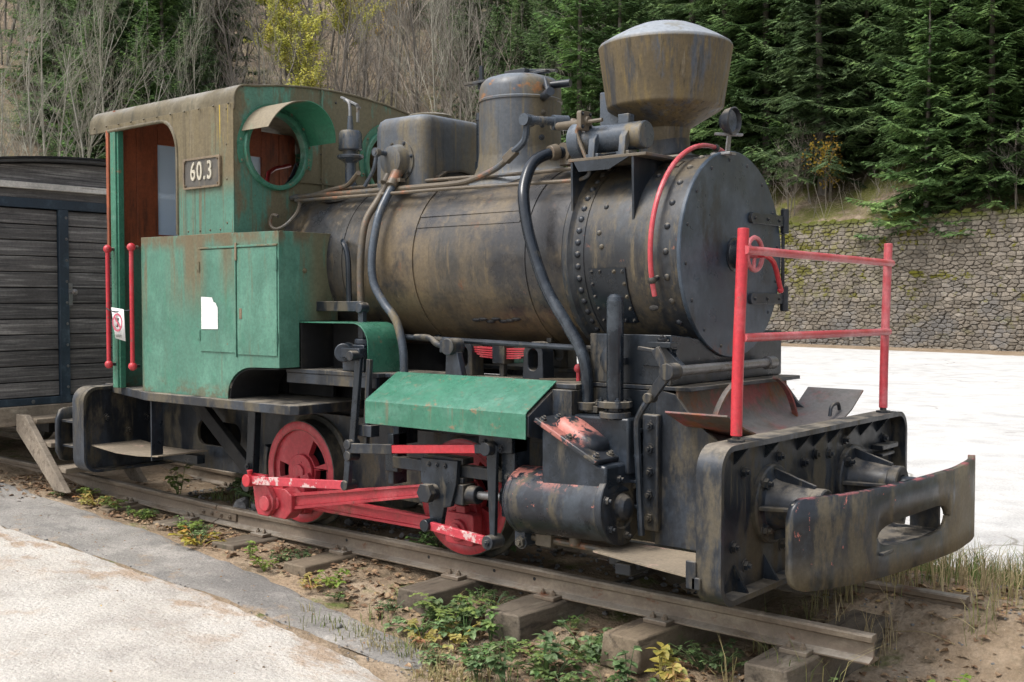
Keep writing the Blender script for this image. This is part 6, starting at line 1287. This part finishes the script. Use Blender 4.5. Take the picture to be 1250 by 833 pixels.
# bare trees
G3, G4 = 'leafless trees on the hillside', 'pale bare saplings behind the wagon'
for px, t, k, sc in ((20, 5, 2, 1.0), (45, 4, 2, 1.1), (58, 5, 3, .95), (70, 5.5, 2, 1.05), (112, 5, 2, 1.0), (130, 6, 3, .9), (162, 5, 2, .95), (215, 6, 2, .9), (243, 7, 3, .8), (5, 9, 3, 1.0), (86, 9, 2, 1.0), (-20, 6, 3, 1)):
    plant_tree('bare_sapling', BAR[k], pick(px, t), 'slender pale-barked leafless sapling behind the wooden wagon', 'tree', G4, sc, None, .05)
for px, t, k, sc in ((538, 9, 3, 1.0), (556, 14, 3, .9), (574, 11, 2, 1.0), (692, 7, 2, 1.0), (705, 8, 3, .9)):
    plant_tree('bare_sapling', BAR[k], pick(px, t), 'thin pale leafless sapling on the slope behind the boiler', 'tree', 'pale bare saplings behind the boiler', sc, None, .04)
n3 = 0
for t, st in ((6, 40), (10, 30), (15, 26), (21, 28), (28, 24), (36, 20), (45, 20), (56, 22), (66, 26)):
    for px in range(-60 if t > 25 else 255, 740 if t < 40 else 1000, st):
        if t <= 7 and 320 < px < 420: continue
        p = pick(px + random.uniform(-10, 10), t + random.uniform(-2.5, 2.5)); plant_tree('bare_tree', BAR[random.choice((0, 1, 1, 0, 3))], p, 'grey-brown leafless tree %s the hillside, %s' % ('low on' if t < 20 else 'halfway up' if t < 40 else 'high on', 'behind the wagon' if px < 137 else 'behind the cab roof' if px < 330 else 'behind the whistle and sand box' if px < 580 else 'behind dome and chimney' if px < 740 else 'above the spruces'), 'tree', G3, random.uniform(.7, 1.1) * (.6 if t < 8 else .8 if t < 12 else 1), None, .05); n3 += 1
plant_tree('yellow_birch_tree', YEL, pick(405, 15), 'tree with yellow-green autumn leaves behind the cab roof', 'tree', None, 1.0)
plant_tree('yellow_birch_tree', YEL, pick(372, 21), 'taller tree with sparse yellow-green leaves above the cab roof', 'tree', None, 1.15, 1.0)
plant_tree('yellow_birch_tree', YEL, pick(428, 26), 'yellow-green leaved tree higher up behind the cab window visor', 'tree', None, 1.1, 2.2)
plant_tree('golden_tree', GOL, pick(452, 30), 'tree with golden yellow autumn crown high on the hillside', 'tree', None, 1.25)
plant_tree('golden_tree', GOL, pick(480, 38), 'smaller golden yellow tree high on the hillside among bare trunks', 'tree', None, 1.0)
for px, t in ((280, 6), (415, 8)):
    plant_tree('yellow_shrub', SHY, pick(px, t), 'low shrub with yellow leaves on the slope behind the cab', 'shrub', 'yellow shrubs behind the cab', 1.0)
# brushwood: dry stems nobody could count
b = MB(); r = random.Random(9)
def brush(n, pxr, tr_, hgt, b):
    for _ in range(n):
        px, t = r.uniform(*pxr), r.uniform(*tr_); g = min(r.sample(HG, 60), key=lambda q: abs(q[2][0] - px) / 12 + abs(q[1] - t)); p = hill(g[0] + r.uniform(-.4, .4), g[1] + r.uniform(-.4, .4))
        for _ in range(3):
            h = r.uniform(*hgt); d = Vector((r.uniform(-.45, .45), r.uniform(-.45, .45), 1)); q = p + Vector((r.uniform(-.4, .4), r.uniform(-.4, .4), -.1)); m_ = q + d * h * .55; e = m_ + (d + Vector((r.uniform(-.6, .6), r.uniform(-.6, .6), -.1))) * h * .45
            b.tube([q, m_, e], [.011, .007, .003], 3, 0, False)
            for _ in range(4):
                f = r.uniform(.3, 1); s_ = q + (m_ - q) * f if f < .6 else m_ + (e - m_) * ((f - .6) / .4); x = s_ + Vector((r.uniform(-.35, .35), r.uniform(-.35, .35), r.uniform(.05, .4)))
                b.tube([s_, x], [.005, .002], 3, 0, False)
brush(2600, (225, 640), (1.5, 26), (.9, 2.8), b); brush(700, (-60, 240), (2, 18), (.5, 1.3), b); brush(260, (930, 1260), (.8, 5), (.4, 1.1), b); brush(300, (600, 740), (1, 14), (.8, 2.2), b)
tag(obj('brushwood', b, 'twig', None, 0, 60, shade=False), 'dense dry brushwood covering the hillside', 'brushwood', None, 'stuff')
# ================================================================== weeds, grass, stones along the track
M['weed'] = mk('weed_leaves', (.095, .165, .055), .55, layers=[dict(c=(.16, .215, .07), s=(6, 6, 6), lo=.45, hi=.62), dict(c=(.05, .105, .03), s=(9, 9, 9), lo=.52, hi=.66, o=4)], rnd=.25, transl=.25, island=.35)
M['weed_yellow'] = mk('yellow_weed_leaves', (.36, .30, .06), .6, layers=[dict(c=(.42, .16, .06), s=(7, 7, 7), lo=.5, hi=.62), dict(c=(.20, .23, .05), s=(9, 9, 9), lo=.52, hi=.66, o=4)], rnd=.2, transl=.25)
M['weed_bright'] = mk('bright_weed_leaves', (.155, .225, .045), .55, layers=[dict(c=(.21, .27, .06), s=(6, 6, 6), lo=.45, hi=.62)], rnd=.15, transl=.3)
M['grass'] = mk('grass_blades', (.12, .165, .045), .6, layers=[dict(c=(.33, .27, .13), s=(2.2, 2.2, 2.2), lo=.44, hi=.58), dict(c=(.07, .13, .03), s=(4, 4, 4), lo=.54, hi=.66, o=4)], transl=.2)
M['straw'] = mk('dry_grass', (.42, .34, .19), .7, layers=[dict(c=(.28, .22, .12), s=(5, 5, 5), lo=.45, hi=.62)], transl=.2)
M['deadleaf'] = mk('dead_leaves', (.17, .10, .055), .85, layers=[dict(c=(.31, .22, .13), s=(14, 14, 14), lo=.48, hi=.58), dict(c=(.08, .05, .03), s=(17, 17, 17), lo=.54, hi=.62, o=4), dict(c=(.36, .26, .08), s=(11, 11, 11), lo=.60, hi=.66, o=9)])
M['rock'] = mk('ballast_stone', (.17, .165, .16), .85, layers=[dict(c=(.25, .24, .225), s=(12, 12, 12), lo=.48, hi=.62), dict(c=(.08, .08, .08), s=(9, 9, 9), lo=.56, hi=.68, o=4)], bump=((25, 25, 25), .5, .01), rnd=.25)
rg = random.Random(77)
gtop = lambda x, y: gz(x, y)
def leafshape(b, p, d, up, l, w_, fold=.25, lob=0):
    s_ = d.cross(up)
    if s_.length < 1e-4: return
    s_ = s_.normalized(); u = s_.cross(d).normalized(); dn = -u * (l * .18)
    pts = [p, p + d * (l * .35) + s_ * w_ + u * (w_ * fold), p + d * (l * .72) + s_ * (w_ * .75) + u * (w_ * fold) + dn * .5, p + d * l + dn, p + d * (l * .72) - s_ * (w_ * .75) + u * (w_ * fold) + dn * .5, p + d * (l * .35) - s_ * w_ + u * (w_ * fold), p + d * (l * .5)]
    b.add(pts, [(0, 1, 6), (1, 2, 6), (2, 3, 6), (3, 4, 6), (4, 5, 6), (5, 0, 6)])
def weed_mesh(seed, n, h, spr, ll, droop=.3):
    r = random.Random(seed); st, lf = MB(), MB()
    for k in range(n):
        a = r.uniform(0, 6.28); e = r.uniform(.25, 1.0); d = Vector((cos(a) * spr * e, sin(a) * spr * e, h * r.uniform(.4, 1)));
        st.tube([(0, 0, -.02), d * .55 + Vector((0, 0, .01)), d], .0022, 3, 3, False)
        m_ = r.randint(3, 5)
        for j in range(m_):
            aa = a + (j - (m_ - 1) / 2) * 1.1 + r.uniform(-.3, .3); q = d * (1 if j < 3 else r.uniform(.5, .9))
            leafshape(lf, q, Vector((cos(aa), sin(aa), r.uniform(-droop, .35))).normalized(), Vector((r.uniform(-.3, .3), r.uniform(-.3, .3), 1)), ll * r.uniform(.6, 1.15), ll * r.uniform(.26, .4))
    return st, lf
WEED = []
for sd_, n, h, spr, ll in ((1, 12, .10, .10, .045), (2, 16, .07, .13, .038), (3, 9, .17, .07, .05), (4, 20, .09, .16, .032)):
    a_, c_ = weed_mesh(sd_, n, h, spr, ll); WEED.append((a_, c_))
def weedproto(i, mt): return proto('weed', [('stem', WEED[i][0], mt), ('leaves', WEED[i][1], mt)])
WG_, WY_, WB_ = [weedproto(i, 'weed') for i in range(4)], [weedproto(i, 'weed_yellow') for i in (1, 2)], [weedproto(i, 'weed_bright') for i in (0, 2)]
def put_weed(pr, x, y, label, group, sc, name='weed_plant'):
    o = plant_tree(name, pr, (x, y, gtop(x, y) + .002), label, 'plant', group, sc, None, .1); return o
def clear(x): return min(abs(x - s_) for s_ in SX) > .14
cnt = 0
while cnt < 66:
    x = rg.choice((rg.uniform(-3.7, -1.6), rg.uniform(-3.7, -1.6), rg.uniform(-3.7, -1.6), rg.uniform(-7.6, -3.7))); y = rg.uniform(-1.22, -.50) if x > -3.5 else rg.uniform(max(edge(x) - .02, -1.0), -.50)
    if y > -.84 and not clear(x): continue
    put_weed(rg.choice(WG_), x, y, 'small green leafy weed growing beside the sleeper ends', 'green weeds along the sleeper ends', rg.uniform(.5, 1.15) * (1 if x > -3.7 else .7)); cnt += 1
for x, y, sc in ((-7.25, -.60, 1.1), (-6.85, -.62, 1.2), (-6.5, -.60, .9), (-6.42, -.66, 1.0), (-5.9, -.66, 1.1), (-5.1, -.80, .9), (-4.9, -.86, 1.0), (-4.35, -.84, 1.2)):
    put_weed(rg.choice(WB_), x, y, 'bright yellow-green weed rooted between asphalt edge and rail', 'bright weeds along the asphalt edge', sc * .72)
for x, y, sc in ((-2.38, -.82, 1.2), (-2.28, -.88, 1.0)): put_weed(WY_[1], x, y, 'yellow and red-leaved seedling in front of a sleeper end', 'yellow and red seedlings at a sleeper end', sc)
for x, y in ((-5.6, -.8), (-4.45, -.9), (-3.55, -1.0), (-3.4, -.92), (-2.0, -.95), (-7.0, -.66), (-1.45, -.5)): put_weed(WY_[0], x, y, 'yellowing low weed among the green weeds by the track', 'yellowing weeds by the track', rg.uniform(.8, 1.2))
put_weed(WB_[1], -6.62, -.26, 'yellow-leaved sprig growing between the rails under the cab', None, 1.3)
put_weed(WB_[0], -1.40, -.28, 'lone bright green weed beside the rail end', None, 1.1)
for x, y in ((-6.1, -.1), (-5.9, .05), (-5.75, -.15), (-6.3, .1), (-4.3, -.1), (-4.0, .0), (-5.6, .1), (-6.0, .25)): put_weed(rg.choice(WG_), x, y, 'green weed growing between the rails behind the rear wheel', 'weeds between the rails', rg.uniform(1.0, 1.5))
def fern_mesh(seed):
    r = random.Random(seed); st, lf = MB(), MB()
    for k in range(6):
        a = k * 1.05 + r.uniform(-.3, .3); L_ = r.uniform(.16, .26); pts = [Vector((cos(a), sin(a), 0)) * (L_ * t) + Vector((0, 0, .13 * math.sin(t * 2.2) + .01)) for t in np.linspace(0, 1, 9)]; st.tube(pts, .002, 3, 0, False)
        for j in range(2, 9):
            d = (pts[j] - pts[j - 1]).normalized(); s_ = Vector((-sin(a), cos(a), 0))
            for sg in (-1, 1): leafshape(lf, pts[j], (s_ * sg + d * .5).normalized(), Vector((0, 0, 1)), .062 * (1.1 - j / 9), .011, .1)
    return st, lf
a_, c_ = fern_mesh(2); FRN = proto('fern', [('stem', a_, 'weed_bright'), ('leaves', c_, 'weed_bright')])
for x, y, sc, lb in ((-3.52, -.86, 1.0, 'bright green fern between two sleeper ends below the cylinder'), (-2.92, -.92, .7, 'small fern in front of a sleeper end by the step plate')): put_weed(FRN, x, y, lb, None, sc, 'fern')
def blade(b, p, h, lean, a, w_):
    d = Vector((cos(a), sin(a), 0)); s_ = Vector((-sin(a), cos(a), 0)) * w_
    q1 = p + d * (lean * .25 * h) + Vector((0, 0, h * .55)); q2 = p + d * (lean * h) + Vector((0, 0, h * (1 - .35 * lean)))
    b.add([p - s_, p + s_, q1 + s_ * .8, q1 - s_ * .8, q2], [(0, 1, 2, 3), (3, 2, 4)])
def tuft(b, x, y, n, h, r0):
    for _ in range(n):
        a = rg.uniform(0, 6.28); rr = r0 * rg.random(); xx, yy = x + rr * cos(a), y + rr * sin(a); blade(b, Vector((xx, yy, gtop(xx, yy) - .01)), h * rg.uniform(.45, 1.15), rg.uniform(.1, .85), rg.uniform(0, 6.28), rg.uniform(.0012, .003))
b = MB()
for _ in range(60): x = rg.uniform(-6.4, -5.3); tuft(b, x, rg.uniform(-.2, .3), 14, .12, .08)
for _ in range(30): tuft(b, rg.uniform(-2.3, -1.4), rg.uniform(-.25, 1.2), 16, .22, .09)
for _ in range(70): tuft(b, rg.uniform(-2.6, -1.3), rg.uniform(1.1, 1.75), 14, .26, .10)
for _ in range(40): tuft(b, rg.uniform(-4.2, -1.3), rg.uniform(-1.3, -.55), 9, .10, .06)
for _ in range(70): x = rg.uniform(-4.0, -2.8); tuft(b, x, edge(max(x, -3.3)) + rg.uniform(-.02, .16), 12, .07, .07)
for _ in range(50): tuft(b, rg.uniform(-5, -2.5), rg.uniform(1.2, 1.8), 12, .16, .10)
for x, y in ((-1.95, -.62), (-1.86, -.58), (-2.12, -.70), (-1.75, -.6)): tuft(b, x, y, 9, .34, .05)
tag(obj('grass', b, 'grass', None, 0, 60, shade=False), 'green and dry grass growing around the track', 'grass', None, 'stuff')
b = MB()
for _ in range(40): tuft(b, rg.uniform(-1.9, -.9), rg.uniform(.75, 1.7), 12, .20, .09)
for _ in range(14): tuft(b, rg.uniform(-2.1, -1.4), rg.uniform(-.1, .9), 10, .30, .05)
for _ in range(25):
    x, y = rg.uniform(-2.0, -.9), rg.uniform(.1, 1.6); a = rg.uniform(0, 6.28); z = gtop(x, y) + .012; l = rg.uniform(.1, .4); b.tube([(x, y, z), (x + cos(a) * l * .5, y + sin(a) * l * .5, z + rg.uniform(0, .04)), (x + cos(a) * l, y + sin(a) * l, z)], .0022, 3, 3, False)
tag(obj('dry_straw', b, 'straw', None, 0, 60, shade=False), 'pale dry straw around the rail end by the lot', 'straw', None, 'stuff')
b = MB()
def dead(x, y, sz, zo=.006):
    z = gtop(x, y) + zo; a = rg.uniform(0, 6.28); leafshape(b, Vector((x, y, z)), Vector((cos(a), sin(a), rg.uniform(-.1, .35))).normalized(), Vector((rg.uniform(-.4, .4), rg.uniform(-.4, .4), 1)), sz, sz * rg.uniform(.25, .45), rg.uniform(.1, .7))
for _ in range(1900): x = rg.uniform(-8.2, -1.2); dead(x, rg.uniform(edge(min(x, -3.1)) + .0, -.46), rg.uniform(.018, .05))
for _ in range(420): dead(rg.uniform(-3.4, -1.0), rg.uniform(-1.35, -.5), rg.uniform(.018, .05))
for _ in range(700): dead(rg.uniform(-2.3, -.9), rg.uniform(-.4, 1.5), rg.uniform(.018, .055))
for _ in range(500): dead(rg.uniform(-7.5, -4.6), rg.uniform(-.35, .8), rg.uniform(.02, .05))
for _ in range(260): dead(rg.uniform(-10, -7.4), rg.uniform(-1.15, -.6), rg.uniform(.02, .05))
for _ in range(110): dead(rg.uniform(-8, -2.2), rg.uniform(-3.4, -1.4), rg.uniform(.010, .022), .034)
for _ in range(120): x = rg.uniform(-8, -3.4); dead(x, rg.uniform(joint(x), edge(x)), rg.uniform(.008, .02), .030)
tag(obj('leaf_litter', b, 'deadleaf', None, 0, 60, shade=False), 'scattered dead brown leaves along the track', 'leaves', None, 'stuff')
def stone_mesh(seed, n=10):
    r = random.Random(seed); b = MB(); b.ball((0, 0, 0), 1, n, (1, r.uniform(.6, .85), r.uniform(.5, .75))); pl = [(Vector((r.uniform(-1, 1), r.uniform(-1, 1), r.uniform(-1, 1))).normalized(), r.uniform(.5, .75)) for _ in range(9)]
    for i, v in enumerate(b.v):
        v = Vector(v)
        for nn, dd in pl:
            e = v.dot(nn) - dd
            if e > 0: v -= nn * e
        b.v[i] = tuple(v)
    return b
STN = []
for k in range(5):
    o = obj('ballast_stone', stone_mesh(k), 'rock', None, 0, 28); STN.append(o.data); bpy.data.objects.remove(o)
def stone(x, y, r_, label, group):
    o = bpy.data.objects.new('ballast_stone', rg.choice(STN)); COL.objects.link(o); o.location = (x, y, gtop(x, y) + r_ * .45); o.scale = (r_, r_, r_); o.rotation_euler = (rg.uniform(-.5, .5), rg.uniform(-.5, .5), rg.uniform(0, 6.28)); tag(o, label, 'stone', group)
for _ in range(26): stone(rg.uniform(-5.95, -5.35), rg.uniform(-.33, .02), rg.uniform(.035, .07), 'grey ballast stone lying between the rails behind the rear wheel', 'ballast stones behind the rear wheel')
for _ in range(14): stone(rg.uniform(-5.3, -3.9), rg.uniform(-.34, .1), rg.uniform(.02, .05), 'grey ballast stone lying between the rails under the locomotive', 'ballast stones under the locomotive')
stone(-3.92, -1.18, .022, 'single small stone on the worn asphalt edge', None); stone(-.93, .72, .05, 'pale stone lying in the dry straw by the lot', None)
b = MB(); base_ = stone_mesh(3, 6)
def grav(n, xr, yr, s0, s1):
    for _ in range(n):
        x, y = rg.uniform(*xr), rg.uniform(*yr); s_ = rg.uniform(s0, s1); c_, q = cos(rg.random() * 6), 0; a = rg.uniform(0, 6.28); z = gtop(x, y)
        b.add([(x + s_ * (v[0] * cos(a) - v[1] * sin(a)), y + s_ * (v[0] * sin(a) + v[1] * cos(a)), z + s_ * (v[2] * .8 + .3)) for v in base_.v], base_.f)
grav(700, (-7, -2.6), (-.36, .6), .008, .028); grav(500, (-3.6, -1.0), (-1.35, -.5), .003, .011); grav(350, (-2.2, -.8), (-.3, 1.6), .004, .014); grav(220, (-8, -3), (-1.42, -1.30), .003, .009)
tag(obj('gravel', b, 'rock', None, 0, 30), 'loose fine gravel scattered along the track bed', 'gravel', None, 'stuff')
